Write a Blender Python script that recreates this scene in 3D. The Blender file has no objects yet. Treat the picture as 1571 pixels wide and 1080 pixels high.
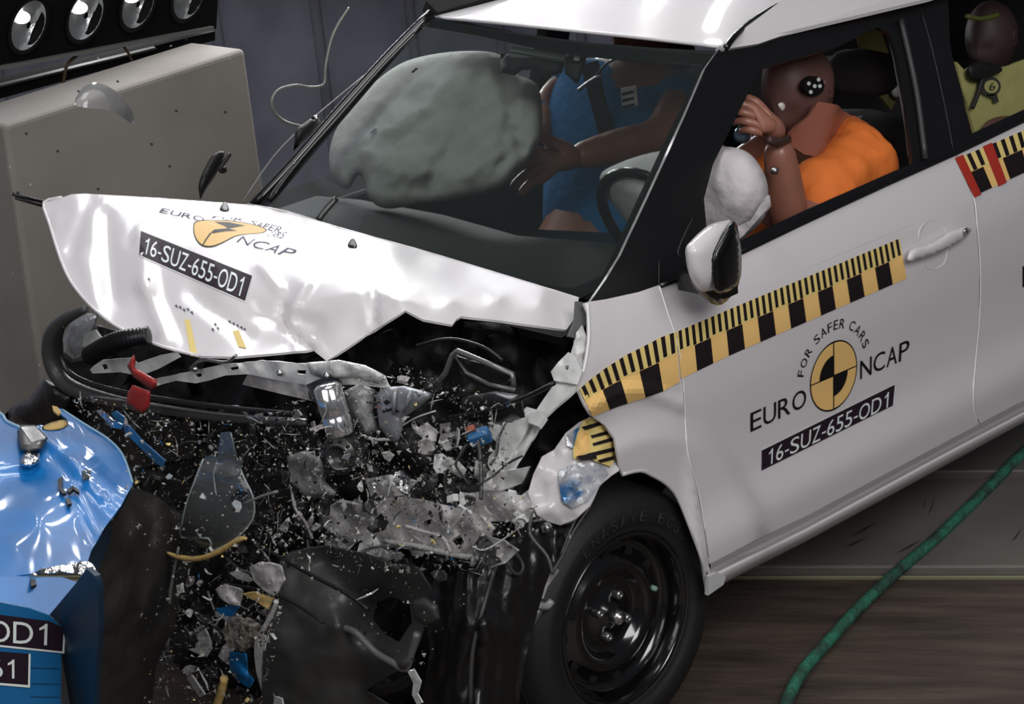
import bpy, bmesh, math, random
import numpy as np
from mathutils import Vector, Matrix, noise, Euler
from mathutils.geometry import delaunay_2d_cdt
random.seed(7)
SC = bpy.context.scene
COL = SC.collection

# ------------------------------------------------------------------ camera
F, CX, CY = 3625.0, 785.5, 540.0
_vx = np.array([3985., -1677., F]); _vz = np.array([1082., 10410., F])
_xb = _vx/np.linalg.norm(_vx)
_zd = _vz-_vz.dot(_xb)*_xb; _zd /= np.linalg.norm(_zd)
AX = -_xb; AZ = -_zd; AY = np.cross(AZ, AX)
RM = np.stack([AX, AY, AZ], 1)
TV = np.array([-0.35789327, 0.80988859, 5.93607523])
CP = -RM.T@TV
cam_d = bpy.data.cameras.new('camera'); cam = bpy.data.objects.new('camera', cam_d); COL.objects.link(cam)
cam_d.sensor_width = 36; cam_d.lens = 36*F/1571; cam_d.clip_start = .05; cam_d.clip_end = 100
_M = Matrix([list(RM[0])+[0], list(-RM[1])+[0], list(-RM[2])+[0], [0, 0, 0, 1]]).transposed()
_M = Matrix.Translation(Vector(CP)) @ _M
cam.matrix_world = _M
SC.camera = cam

# ------------------------------------------------------------------ light
SC.view_settings.view_transform = 'Standard'; SC.view_settings.look = 'None'
SC.view_settings.gamma = 1; SC.view_settings.use_curve_mapping = False
SC.view_settings.exposure = 0.12
W = bpy.data.worlds.new('hall'); SC.world = W; W.use_nodes = True
W.node_tree.nodes['Background'].inputs[0].default_value = (.55, .6, .7, 1)
W.node_tree.nodes['Background'].inputs[1].default_value = .10
def area(name, loc, target, size, power, color=(1, 1, 1), sy=None, shape='RECTANGLE', spread=180):
    d = bpy.data.lights.new(name, 'AREA'); d.energy = power; d.color = color
    d.shape = shape; d.size = size; d.size_y = sy or size; d.spread = math.radians(spread)
    o = bpy.data.objects.new(name, d); COL.objects.link(o)
    o.location = loc
    o.rotation_euler = (Vector(target)-Vector(loc)).to_track_quat('-Z', 'Y').to_euler()
    return o
area('overhead_lamp_array', (.6, .4, 5.2), (0, 0, .5), 2.2, 55, (1, .99, .97))
area('near_side_lamp_array', (1.8, 5.6, 4.6), (-.3, .5, .6), 3.0, 205, (1, .985, .985))
area('added_wall_fill', (-2.6, -2.9, 4.3), (-2.9, -3.9, 1.2), 1.6, 150, (.93, .95, 1))  # unseen area light added to brighten the back wall, no fixture behind it
area('front_lamp_array', (4.8, 1.4, 3.6), (.3, .2, .7), 3.4, 66, (1, .99, .97))

# ------------------------------------------------------------------ materials
def lin(c):
    c = c/255.
    return c/12.92 if c <= .04045 else ((c+.055)/1.055)**2.4
def rgb(r, g, b): return (lin(r), lin(g), lin(b), 1)
MATS = {}
def mat(name, col, rough=.5, metal=0., coat=0., bump=0., bscale=60., col2=None, cscale=8., cpos=(.4, .65), alpha=1., emit=0., spec=.5, det=4, stretch=None):
    if name in MATS: return MATS[name]
    m = bpy.data.materials.new(name); m.use_nodes = True
    nt = m.node_tree; b = nt.nodes['Principled BSDF']
    c = rgb(*col); b.inputs['Base Color'].default_value = c
    b.inputs['Roughness'].default_value = rough; b.inputs['Metallic'].default_value = metal
    b.inputs['Coat Weight'].default_value = coat; b.inputs['Coat Roughness'].default_value = .06
    b.inputs['Specular IOR Level'].default_value = spec
    b.inputs['Alpha'].default_value = alpha
    tc = nt.nodes.new('ShaderNodeTexCoord')
    src = tc.outputs['Object']
    if stretch:
        mp = nt.nodes.new('ShaderNodeMapping'); mp.vector_type = 'TEXTURE'; mp.inputs['Rotation'].default_value = (0, 0, stretch[0]); mp.inputs['Scale'].default_value = stretch[1]
        nt.links.new(src, mp.inputs['Vector']); src = mp.outputs['Vector']
    if col2 is not None:
        n = nt.nodes.new('ShaderNodeTexNoise'); n.inputs['Scale'].default_value = cscale; n.inputs['Detail'].default_value = det
        r = nt.nodes.new('ShaderNodeValToRGB')
        r.color_ramp.elements[0].position = cpos[0]; r.color_ramp.elements[0].color = c
        r.color_ramp.elements[1].position = cpos[1]; r.color_ramp.elements[1].color = rgb(*col2)
        nt.links.new(src, n.inputs['Vector']); nt.links.new(n.outputs['Fac'], r.inputs['Fac'])
        nt.links.new(r.outputs['Color'], b.inputs['Base Color'])
    if bump:
        n2 = nt.nodes.new('ShaderNodeTexNoise'); n2.inputs['Scale'].default_value = bscale; n2.inputs['Detail'].default_value = 5
        bp = nt.nodes.new('ShaderNodeBump'); bp.inputs['Strength'].default_value = bump; bp.inputs['Distance'].default_value = .01
        nt.links.new(src, n2.inputs['Vector']); nt.links.new(n2.outputs['Fac'], bp.inputs['Height'])
        nt.links.new(bp.outputs['Normal'], b.inputs['Normal'])
    if emit:
        b.inputs['Emission Color'].default_value = c; b.inputs['Emission Strength'].default_value = emit
    MATS[name] = m
    return m
def glass_mat(name, tint, refl=.08, rough=.02, density=.0, haze=None):
    m = bpy.data.materials.new(name); m.use_nodes = True
    nt = m.node_tree; nt.nodes.clear()
    out = nt.nodes.new('ShaderNodeOutputMaterial'); mx = nt.nodes.new('ShaderNodeMixShader')
    tr = nt.nodes.new('ShaderNodeBsdfTransparent'); tr.inputs[0].default_value = tint
    gl = nt.nodes.new('ShaderNodeBsdfGlossy'); gl.inputs['Roughness'].default_value = rough
    fr = nt.nodes.new('ShaderNodeFresnel'); fr.inputs[0].default_value = 1.5
    nt.links.new(fr.outputs[0], mx.inputs[0]); nt.links.new(tr.outputs[0], mx.inputs[1]); nt.links.new(gl.outputs[0], mx.inputs[2])
    last = mx
    if haze:
        mh = nt.nodes.new('ShaderNodeMixShader'); mh.inputs[0].default_value = haze[0]
        df = nt.nodes.new('ShaderNodeBsdfDiffuse'); df.inputs[0].default_value = haze[1]
        nt.links.new(mx.outputs[0], mh.inputs[1]); nt.links.new(df.outputs[0], mh.inputs[2]); last = mh
    nt.links.new(last.outputs[0], out.inputs[0])
    MATS[name] = m
    return m

PAINT = mat('pearl_white_paint', (216, 212, 214), .34, 0, .6, spec=.3)
PAINTH = mat('white_bonnet_paint', (216, 212, 214), .3, 0, .35, spec=.4)
PAINTH.node_tree.nodes['Principled BSDF'].inputs['Coat Roughness'].default_value = .2
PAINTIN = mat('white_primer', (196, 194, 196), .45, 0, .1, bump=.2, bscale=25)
BLACK = mat('gloss_black_trim', (10, 10, 11), .25, 0, .3)
MBLACK = mat('matt_black_plastic', (17, 17, 17), .55, bump=.15, bscale=180)
DARK = mat('dark_cabin_plastic', (15, 16, 17), .75, bump=.2, bscale=150)
RUBBER = mat('tyre_rubber', (24, 24, 24), .6, bump=.08, bscale=120)
RIM = mat('gloss_black_steel', (9, 9, 9), .18, 0, .8)
STEEL = mat('bright_steel', (190, 190, 190), .3, 1)
GREYM = mat('grey_cast_metal', (178, 178, 178), .42, .2, bump=.5, bscale=40, col2=(90, 90, 92), cscale=12)
ALU = mat('dull_aluminium', (192, 192, 190), .38, .2, bump=.5, bscale=30)
CHROME = mat('chrome', (235, 235, 235), .08, 1)
YEL = mat('tape_yellow', (240, 197, 124), .6, spec=.15)
YEL2 = mat('tape_pale_yellow', (230, 206, 130), .6, spec=.15)
INK = mat('tape_black', (34, 28, 30), .6, spec=.12)
PLATE = mat('label_black', (42, 30, 40), .6, spec=.12)
INKW = mat('label_white', (225, 232, 228), .5)
LOGOK = mat('logo_black', (26, 24, 24), .6, spec=.12)
REDT = mat('red_tape', (176, 50, 38), .45)
SEAM = mat('shut_line_edge', (235, 235, 235), .3, 0, .5)
BLUEP = mat('blue_barrier_paint', (22, 112, 176), .3, .35, .5, col2=(16, 92, 150), cscale=3)
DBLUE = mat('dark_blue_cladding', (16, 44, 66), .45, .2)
CONC = mat('smooth_concrete', (140, 135, 129), .85, bump=.12, bscale=60, col2=(128, 123, 117), cscale=3, cpos=(.3, .7))
WHITEP = mat('white_painted_metal', (205, 206, 206), .4, 0, .3, bump=.25, bscale=30)
GLASS = glass_mat('windscreen_glass', (.80, .87, .84, 1), rough=.015, haze=(.02, (.5, .6, .57, 1)))
CLEAR = glass_mat('clear_lens', (.9, .92, .92, 1), rough=.06, haze=(.05, (.75, .78, .8, 1)))

# ------------------------------------------------------------------ projection to surfaces
def ray(u, v): return RM.T@np.array([(u-CX)/F, (v-CY)/F, 1.])
def U(u, v, ax, val):
    d = ray(u, v); s = (val-CP[ax])/d[ax]; return Vector(CP+s*d)
def depth(p):
    return float((RM@np.array(p)+TV)[2])
def at(u, v, dep): return Vector(CP+ray(u, v)*dep)
def proj(p):
    c = RM@np.array(p)+TV; return (CX+F*c[0]/c[2], CY+F*c[1]/c[2])
_zt = [.0, .15, .25, .33, .42, .52, .62, .75, .85, .93, 1.0, 1.06, 1.2, 1.35, 1.45, 1.5, 1.6]
_yt = [.76, .78, .80, .812,   .826, .800, .800, .81, .808, .792, .765, .735, .67, .60, .545, .50, .42]
_zz = np.linspace(0, 1.6, 321); _yy = np.interp(_zz, _zt, _yt)
_k = np.hanning(17); _k /= _k.sum(); _yy = np.convolve(np.pad(_yy, 8, 'edge'), _k, 'valid')
WC = (-.112, .33)
def ys(x, z):
    y = float(np.interp(z, _zz, _yy))
    r = math.hypot(x-WC[0], z-WC[1]+.02)
    if r < .56 and z > .1:
        t = min(1, max(0, (.50-r)/.07)); y += .028*t*t*(3-2*t)
    return y
def f_side(u, v, off=0.):
    y = .8
    for _ in range(9):
        p = U(u, v, 1, y+off); y += .8*(ys(p.x, p.z)-y)
    return U(u, v, 1, y+off)
def f_ax(ax, val):
    def f(u, v, off=0.):
        p = U(u, v, ax, val)
        return p - Vector(ray(u, v)).normalized()*off
    return f
def f_plane(p0, n):
    p0 = np.array(p0, float); n = np.array(n, float)
    def f(u, v, off=0.):
        d = ray(u, v); s = (p0-CP).dot(n)/d.dot(n); return Vector(CP+(s-off/np.linalg.norm(d))*d)
    return f
def f_tri(a, b, c):   # plane through three world points
    a, b, c = Vector(a), Vector(b), Vector(c); return f_plane(a, (b-a).cross(c-a))
def f_relief(ctrl, lam=1e-9):
    """ctrl: (u,v,axis,value): a smooth sheet through these points in space"""
    P = np.array([(c[0]/100., c[1]/100.) for c in ctrl]); w = np.array([1/depth(U(*c)) for c in ctrl])
    n = len(P); D = np.linalg.norm(P[:, None]-P[None], axis=2)
    A = np.zeros((n+3, n+3)); A[:n, :n] = D-lam*np.eye(n)
    A[:n, n] = 1; A[:n, n+1:] = P; A[n, :n] = 1; A[n+1:, :n] = P.T
    s = np.linalg.solve(A, np.concatenate([w, [0, 0, 0]]))
    def f(u, v, off=0.):
        q = np.array([u/100., v/100.]); k = np.linalg.norm(P-q, axis=1)
        ww = k.dot(s[:n])+s[n]+s[n+1:].dot(q)
        return at(u, v, 1/ww-off)
    return f

# ------------------------------------------------------------------ objects
def link(name, me, m, parent=None, smooth=True):
    o = bpy.data.objects.new(name, me); COL.objects.link(o)
    if m is not None:
        me.materials.clear(); me.materials.append(m)
    if smooth:
        me.polygons.foreach_set('use_smooth', [True]*len(me.polygons))
    if parent is not None:
        o.parent = parent
        o.matrix_parent_inverse = Matrix.Translation(-parent.location) if parent.type == 'EMPTY' else Matrix()
    return o
def thing(name, label, cat, loc=(0, 0, 0), group=None):
    o = bpy.data.objects.new(name, None); COL.objects.link(o); o.location = loc; o.empty_display_size = .05
    return tag(o, label, cat, group)
def tag(o, label=None, cat=None, group=None, kind=None):
    if label: o['label'] = label
    if cat: o['category'] = cat
    if group: o['group'] = group
    if kind: o['kind'] = kind
    return o
def mesh(name, vs, fs):
    me = bpy.data.meshes.new(name); me.from_pydata([tuple(v) for v in vs], [], fs); me.update(); return me
def inside(p, poly):
    x, y = p; c = False; j = len(poly)-1
    for i in range(len(poly)):
        a, b = poly[i], poly[j]
        if (a[1] > y) != (b[1] > y) and x < (b[0]-a[0])*(y-a[1])/(b[1]-a[1])+a[0]: c = not c
        j = i
    return c
def edist(p, poly):
    d = 1e9
    for i in range(len(poly)):
        a, b = poly[i], poly[(i+1) % len(poly)]
        vx, vy = b[0]-a[0], b[1]-a[1]; L = vx*vx+vy*vy or 1
        t = max(0, min(1, ((p[0]-a[0])*vx+(p[1]-a[1])*vy)/L))
        d = min(d, math.hypot(p[0]-a[0]-t*vx, p[1]-a[1]-t*vy))
    return d
def densify(poly, step):
    out = []
    for i in range(len(poly)):
        a, b = poly[i], poly[(i+1) % len(poly)]
        n = max(1, int(math.hypot(b[0]-a[0], b[1]-a[1])/step))
        for k in range(n): out.append((a[0]+(b[0]-a[0])*k/n, a[1]+(b[1]-a[1])*k/n))
    return out
def smooth_poly(poly, n=4):
    """closed Catmull-Rom"""
    out = []; N = len(poly)
    for i in range(N):
        p = [poly[(i+k-1) % N] for k in range(4)]
        for s in range(n):
            t = s/n
            out.append(tuple(.5*(2*p[1][c]+(p[2][c]-p[0][c])*t+(2*p[0][c]-5*p[1][c]+4*p[2][c]-p[3][c])*t*t+(3*p[1][c]-p[0][c]-3*p[2][c]+p[3][c])*t**3) for c in (0, 1)))
    return out
def tri2d(poly, step, holes=(), jit=.0, extra=()):
    poly = densify(poly, step); pts = list(poly); edges = [(i, (i+1) % len(poly)) for i in range(len(poly))]
    hs = []
    for h in holes:
        h = densify(h, step); hs.append(h); b = len(pts); pts += h
        edges += [(b+i, b+(i+1) % len(h)) for i in range(len(h))]
    for ex in extra:
        b = len(pts); ex = list(ex); pts += ex; edges += [(b+i, b+i+1) for i in range(len(ex)-1)]
    xs = [p[0] for p in poly]; ysn = [p[1] for p in poly]
    y = min(ysn)+step*.5; r = 0
    while y < max(ysn):
        x = min(xs)+step*(.25+.5*(r % 2))
        while x < max(xs):
            q = (x+random.uniform(-jit, jit)*step, y+random.uniform(-jit, jit)*step)
            if inside(q, poly) and edist(q, poly) > step*.35 and not any(inside(q, h) or edist(q, h) < step*.35 for h in hs): pts.append(q)
            x += step
        y += step*.87; r += 1
    v, e, f, *_ = delaunay_2d_cdt([Vector(p) for p in pts], edges, [], 1, 1e-5)
    fs = []
    for t in f:
        c = (sum(v[i].x for i in t)/len(t), sum(v[i].y for i in t)/len(t))
        if hs and any(inside(c, h) for h in hs): continue
        fs.append(list(t))
    return [(p.x, p.y) for p in v], fs, poly
def crumple(p, amp, sc):
    """sharp folded-sheet noise"""
    q = Vector(p)*sc
    a = abs(noise.noise(q))+.5*abs(noise.noise(q*2.1+Vector((7, 3, 1))))+.25*abs(noise.noise(q*4.3+Vector((1, 9, 4))))
    return amp*(a-.35)*2
def orient(vs, fs):
    n = Vector((0, 0, 0))
    for t in fs[:200:3] if len(fs) > 30 else fs:
        a, b, c = vs[t[0]], vs[t[1]], vs[t[2]]; nn = (b-a).cross(c-a)
        n += nn*(1 if nn.dot(Vector(CP)-a) > 0 else -1)*0 + nn
    if fs:
        a = vs[fs[0][0]]
        if n.dot(Vector(CP)-a) < 0: fs = [t[::-1] for t in fs]
    return fs
def patch(name, poly, f, m, parent=None, step=14, holes=(), thick=.004, off=0., cr=None, smooth=True, jit=0., extra=(), bevel=0):
    v, fs, _ = tri2d(poly, step, holes, jit, extra)
    vs = []
    for p in v:
        q = f(p[0], p[1], off)
        if cr: q = q - Vector(ray(*p)).normalized()*crumple(q, *cr)
        vs.append(q)
    fs = orient(vs, fs)
    o = link(name, mesh(name, vs, fs), m, parent, smooth)
    if thick:
        s = o.modifiers.new('thickness', 'SOLIDIFY'); s.thickness = thick; s.offset = -1; s.use_rim = True
        if smooth: e = o.modifiers.new('edges', 'EDGE_SPLIT'); e.split_angle = 1.1
    return o
def pillow(name, poly, f, thick, m, parent=None, step=14, cr=None, edge=40., power=.5, back=1., jit=.1):
    """closed inflated body whose outline follows poly"""
    v, fs, pl = tri2d(poly, step, jit=jit)
    N = len(v); A = []; B = []
    on = []
    for p in v:
        d = edist(p, pl); t = min(1, d/edge); h = (1-(1-t)**2)**power*thick if d > .3 else 0
        q = f(p[0], p[1], 0); r = Vector(ray(*p)).normalized()
        hh = h+(crumple(q, *cr)*min(1, t*2) if cr else 0)
        A.append(q-r*hh); B.append(q+r*h*back); on.append(d <= .3)
    vs = A+B; mp = [i if on[i] else i+N for i in range(N)]
    F1 = orient(A, fs)
    F2 = [[mp[i] for i in t[::-1]] for t in F1]
    me = mesh(name, vs, F1+F2)
    bm = bmesh.new(); bm.from_mesh(me); bmesh.ops.delete(bm, geom=[x for x in bm.verts if not x.link_faces], context='VERTS')
    bm.to_mesh(me); bm.free()
    return link(name, me, m, parent)
def grid(name, rows, m, parent=None, thick=0., closed=False, smooth=True, caps=False):
    nr, nc = len(rows), len(rows[0]); vs = [Vector(p) for r in rows for p in r]; fs = []
    for i in range(nr-1):
        for j in range(nc if closed else nc-1):
            k = (j+1) % nc; fs.append([i*nc+j, i*nc+k, (i+1)*nc+k, (i+1)*nc+j])
    if caps: fs += [list(range(nc))[::-1], list(range((nr-1)*nc, nr*nc))]
    me = mesh(name, vs, fs); fix(me)
    o = link(name, me, m, parent, smooth)
    if thick:
        s = o.modifiers.new('thickness', 'SOLIDIFY'); s.thickness = thick; s.offset = -1
        e = o.modifiers.new('edges', 'EDGE_SPLIT'); e.split_angle = 1.1
    return o
def fix(me):
    bm = bmesh.new(); bm.from_mesh(me); bmesh.ops.recalc_face_normals(bm, faces=bm.faces); bm.to_mesh(me); bm.free()
def tube_geo(pts, r, n=8, close=False):
    pts = [Vector(p) for p in pts]; vs = []; fs = []
    up = Vector((.3, .2, 1)).normalized(); prev = None
    for i, p in enumerate(pts):
        d = (pts[min(i+1, len(pts)-1)]-pts[max(i-1, 0)]).normalized()
        if prev is None: a = d.cross(up); a = a if a.length > .05 else d.cross(Vector((1, 0, 0)))
        else: a = prev-d*prev.dot(d)
        a.normalize(); prev = a; b = d.cross(a); rr = r[i] if isinstance(r, (list, tuple)) else r
        for k in range(n):
            t = 2*math.pi*k/n; vs.append(p+(a*math.cos(t)+b*math.sin(t))*rr)
    for i in range(len(pts)-1):
        for k in range(n): fs.append([i*n+k, i*n+(k+1) % n, (i+1)*n+(k+1) % n, (i+1)*n+k])
    fs += [list(range(n))[::-1], list(range((len(pts)-1)*n, len(pts)*n))]
    return vs, fs
def spline(pts, n=6):
    pts = [Vector(p) for p in pts]; out = []
    for i in range(len(pts)-1):
        p0, p1, p2, p3 = pts[max(0, i-1)], pts[i], pts[i+1], pts[min(len(pts)-1, i+2)]
        for s in range(n):
            t = s/n; out.append(.5*(2*p1+(p2-p0)*t+(2*p0-5*p1+4*p2-p3)*t*t+(3*p1-p0-3*p2+p3)*t**3))
    out.append(pts[-1]); return out
def tube(name, pts, r, m, parent=None, n=8, sp=6):
    q = spline(pts, sp) if sp else [Vector(p) for p in pts]
    if isinstance(r, (list, tuple)) and sp:
        rr = []
        for i in range(len(r)-1):
            for s in range(sp): rr.append(r[i]+(r[i+1]-r[i])*s/sp)
        rr.append(r[-1]); r = rr
    me = mesh(name, *tube_geo(q, r, n)); fix(me)
    return link(name, me, m, parent)
def box_geo(c, s, rot=None):
    c = Vector(c); vs = []
    for x in (-1, 1):
        for y in (-1, 1):
            for z in (-1, 1):
                v = Vector((x*s[0]/2, y*s[1]/2, z*s[2]/2)); vs.append(c+(rot@v if rot else v))
    return vs, [[0, 1, 3, 2], [4, 6, 7, 5], [0, 4, 5, 1], [2, 3, 7, 6], [0, 2, 6, 4], [1, 5, 7, 3]]
def box(name, c, s, m, parent=None, rot=None, bev=.004):
    me = mesh(name, *box_geo(c, s, rot)); fix(me)
    o = link(name, me, m, parent, False)
    if bev:
        b = o.modifiers.new('bevel', 'BEVEL'); b.width = bev; b.segments = 2
    return o
def lathe_geo(prof, c, axis, n=48):
    """prof: (radius, along)"""
    axis = Vector(axis).normalized(); a = axis.orthogonal().normalized(); b = axis.cross(a); c = Vector(c); vs = []; fs = []
    for r, h in prof:
        for k in range(n):
            t = 2*math.pi*k/n; vs.append(c+axis*h+(a*math.cos(t)+b*math.sin(t))*r)
    for i in range(len(prof)-1):
        for k in range(n): fs.append([i*n+k, i*n+(k+1) % n, (i+1)*n+(k+1) % n, (i+1)*n+k])
    return vs, fs
def lathe(name, prof, c, axis, m, parent=None, n=48, smooth=True):
    me = mesh(name, *lathe_geo(prof, c, axis, n))
    bm = bmesh.new(); bm.from_mesh(me); bmesh.ops.remove_doubles(bm, verts=bm.verts, dist=1e-5); bmesh.ops.recalc_face_normals(bm, faces=bm.faces); bm.to_mesh(me); bm.free()
    return link(name, me, m, parent, smooth)
_txt = {}
_ADV = {'1': .556, '-': .333, 'S': .667, 'U': .722, 'Z': .611, 'O': .778, 'D': .722, ' ': .278, 'A': .667, 'C': .722, 'E': .64, 'F': .6, 'R': .7, 'N': .72, 'P': .64, 'V': .667}
_ONE = ([(.30, 0), (.39, 0), (.39, .716), (.33, .716), (.25, .63), (.14, .56), (.14, .48), (.22, .51), (.30, .56)], [[0, 1, 2, 3, 8], [3, 4, 7, 8], [4, 5, 6, 7]])
def _char(c):
    if c not in _txt:
        if c == '1': _txt[c] = _ONE
        elif c == '-': _txt[c] = ([(.05, .24), (.3, .24), (.3, .32), (.05, .32)], [[0, 1, 2, 3]])
        else:
            cu = bpy.data.curves.new('t', 'FONT'); cu.body = c; cu.size = 1; cu.resolution_u = 4
            ob = bpy.data.objects.new('t', cu); COL.objects.link(ob)
            bpy.context.view_layer.update()
            me = bpy.data.meshes.new_from_object(ob.evaluated_get(bpy.context.evaluated_depsgraph_get()))
            bm = bmesh.new(); bm.from_mesh(me); bmesh.ops.triangulate(bm, faces=bm.faces)
            vs = [tuple(v.co[:2]) for v in bm.verts]; fs = [[v.index for v in f.verts] for f in bm.faces]; bm.free()
            bpy.data.meshes.remove(me); bpy.data.objects.remove(ob); bpy.data.curves.remove(cu)
            x0 = min(v[0] for v in vs); x1 = max(v[0] for v in vs); y0 = min(v[1] for v in vs); y1 = max(v[1] for v in vs)
            w = _ADV.get(c, .556)-.1
            _txt[c] = ([(.05+(x-x0)/(x1-x0)*w, (y-y0)/(y1-y0)*.716) for x, y in vs], fs)
    return _txt[c]
_str = {}
def glyphs(s, gap=1.):
    if s not in _str:
        V = []; FS = []; x = 0
        for c in s:
            if c != ' ':
                v, f = _char(c); b = len(V); V += [(a+x, y) for a, y in v]; FS += [[i+b for i in t] for t in f]
            x += _ADV.get(c, .556)
        x0 = min(v[0] for v in V); x1 = max(v[0] for v in V); y0 = 0 if len(s) > 1 or s == '-' else min(v[1] for v in V); y1 = .716 if len(s) > 1 else max(v[1] for v in V)
        _str[s] = ([((a-x0)/(x1-x0), (y-y0)/(y1-y0)) for a, y in V], FS, (x1-x0)/(y1-y0))
    return _str[s]
def flat(name, pv, fs, f, m, parent, off=.002):
    vs = [f(p[0], p[1], off) for p in pv]
    fs = [t if (vs[t[1]]-vs[t[0]]).cross(vs[t[2]]-vs[t[0]]).dot(Vector(CP)-vs[t[0]]) > 0 else t[::-1] for t in fs]
    return link(name, mesh(name, vs, fs), m, parent, False)
def lettering(name, s, p0, p1, p2, f, m, parent, off=.0025, p3=None, gap=1.):
    """p0 bottom left, p1 bottom right, p2 top left (p3 top right) in the photograph"""
    g, fs, _ = glyphs(s, gap)
    if p3 is None: p3 = (p1[0]+p2[0]-p0[0], p1[1]+p2[1]-p0[1])
    pv = [tuple(p0[c]*(1-x)*(1-y)+p1[c]*x*(1-y)+p2[c]*(1-x)*y+p3[c]*x*y for c in (0, 1)) for x, y in g]
    return flat(name, pv, fs, f, m, parent, off)
def decal(name, poly, f, m, parent, off=.0018, step=16):
    v, fs, _ = tri2d(poly, step)
    return flat(name, v, fs, f, m, parent, off)
def lerp(a, b, t): return tuple(a[i]+(b[i]-a[i])*t for i in range(len(a)))
# ------------------------------------------------------------------ the hall
_ga = U(1340, 885, 2, 0); _gb = U(1571, 885, 2, 0); _an = math.atan2(_gb.y-_ga.y, _gb.x-_ga.x)
FLOORM = mat('rusty_worn_floor', (98, 85, 75), .5, .1, bump=.5, bscale=9, col2=(58, 50, 46), cscale=4, cpos=(.3, .72), det=12, stretch=(_an, (1.6, .28, 1)))
PLATEM = mat('grey_floor_plate', (122, 116, 110), .5, .1, bump=.12, bscale=12, col2=(98, 94, 90), cscale=2.5, cpos=(.3, .7), det=9)
WALLM = mat('stained_blue_grey_wall', (158, 160, 174), .8, bump=.1, bscale=5, col2=(108, 110, 126), cscale=1.3, cpos=(.35, .65))
# floor directions: the plate joints run across the picture
ga = U(1340, 885, 2, 0); gb = U(1571, 885, 2, 0); gd = (gb-ga).normalized(); gn = Vector((-gd.y, gd.x, 0))
if gn.dot(Vector(CP)-ga) < 0: gn = -gn     # towards the camera
g0 = ga
dW = (U(1500, 730, 2, 0)-g0).dot(gn)       # far side of the first plate row (negative)
def slab(name, a0, a1, n0, n1, m, top=0., th=.08):
    c = g0+gd*((a0+a1)/2)+gn*((n0+n1)/2)
    rot = Matrix((gd, gn, Vector((0, 0, 1)))).transposed()
    c.z = top-th/2
    return box(name, c, (a1-a0, n1-n0, th), m, None, rot, .006)
o = slab('floor', -9, 9, -9, 7, mat('floor_joint_dark', (18, 17, 16), .9), -.02, .1); tag(o, kind='structure')
fl = o
for i, (a0, a1) in enumerate([(-6, -2.2), (-2.19, 1.6), (1.61, 5.4)]):
    q = slab('floor_plate', a0, a1, .012, 1.9, FLOORM); q.parent = fl
    q = slab('floor_plate', a0, a1, 1.91, 4.2, FLOORM); q.parent = fl
for i, (a0, a1) in enumerate([(-6, -3.6), (-3.59, -1.2), (-1.19, 1.2), (1.21, 3.6)]):
    q = slab('floor_plate', a0, a1, dW+.03, -.055, PLATEM, .006); q.parent = fl
    q = slab('floor_plate', a0+.5, a1+.5, dW*2.2, dW-.012, PLATEM, .012); q.parent = fl
    q = slab('floor_plate', a0+.2, a1+.2, dW*2.2-3, dW*2.2-.012, PLATEM, .0); q.parent = fl
q = slab('joint_strip', -6, 5.4, -.004, .004, mat('worn_yellow_line', (120, 120, 92), .6), .004, .03); q.parent = fl
# scuffs on the plate
for (x, y, a, L) in [(1313, 832, -.4, 20), (1325, 812, -.5, 26), (1418, 770, -1.4, 12), (1429, 776, -1.2, 16), (1458, 853, 1.5, 14), (1395, 838, -.5, 22), (1560, 820, -.9, 14)]:
    pl = [(x-L*math.cos(a), y-L*math.sin(a)), (x-L*.2*math.cos(a)+1.5, y-L*.2*math.sin(a)+2), (x+L*math.cos(a), y+L*math.sin(a)), (x+1, y-2)]
    decal('scuff_mark', pl, f_ax(2, .0065), mat('scuff_dark', (48, 45, 42), .8), fl, .001, 30)
# back wall
wl = box('wall_back', (-3.5, -3.95, 1.5), (14, .1, 4.6), WALLM, None, None, 0); tag(wl, kind='structure')
wr = box('wall_left', (-8.5, 0, 1.5), (.1, 12, 4.6), WALLM, None, None, 0); tag(wr, kind='structure')
# wall panel folds, seen above the concrete block
for x in np.arange(-8.2, 2, .55):
    tube('wall_rib', [(x, -3.9, -.6), (x+.02, -3.9, 3.6)], .03, WALLM, wl, 8, 0)

# concrete block on the far side
CB = thing('concrete_block', 'big smooth grey concrete block standing behind the crashed car', 'concrete block', (-1.0, -2.3, 0))
fb = f_ax(1, -2.2)
A, B = fb(376, 74), fb(6, 192)
lean = fb(410, 290)-fb(376, 74)
x0, x1 = A.x, B.x
zt0, zt1 = A.z, B.z
vs = []
for x, zt in ((x0, zt0), (x1, zt1)):
    for y in (-2.2, -2.5):
        vs += [Vector((x, y, zt)), Vector((x+(.0 if x == x0 else .03), y, -.0))]
me = mesh('block_body', vs, [[0, 1, 5, 4], [2, 6, 7, 3], [0, 4, 6, 2], [1, 3, 7, 5], [0, 2, 3, 1], [4, 5, 7, 6]]); fix(me)
o = link('block_body', me, CONC, CB, False); b = o.modifiers.new('bevel', 'BEVEL'); b.width = .018; b.segments = 3
for (u, v) in [(88, 232), (232, 221), (285, 60), (345, 172), (120, 140), (180, 125), (330, 245), (150, 290), (40, 205), (270, 170), (260, 255)]:
    decal('speck', [(u-2, v-1), (u+1, v-2), (u+3, v+1), (u, v+2)], fb, mat('scuff_dark', (48, 45, 42), .8), CB, .003, 30)

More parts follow.
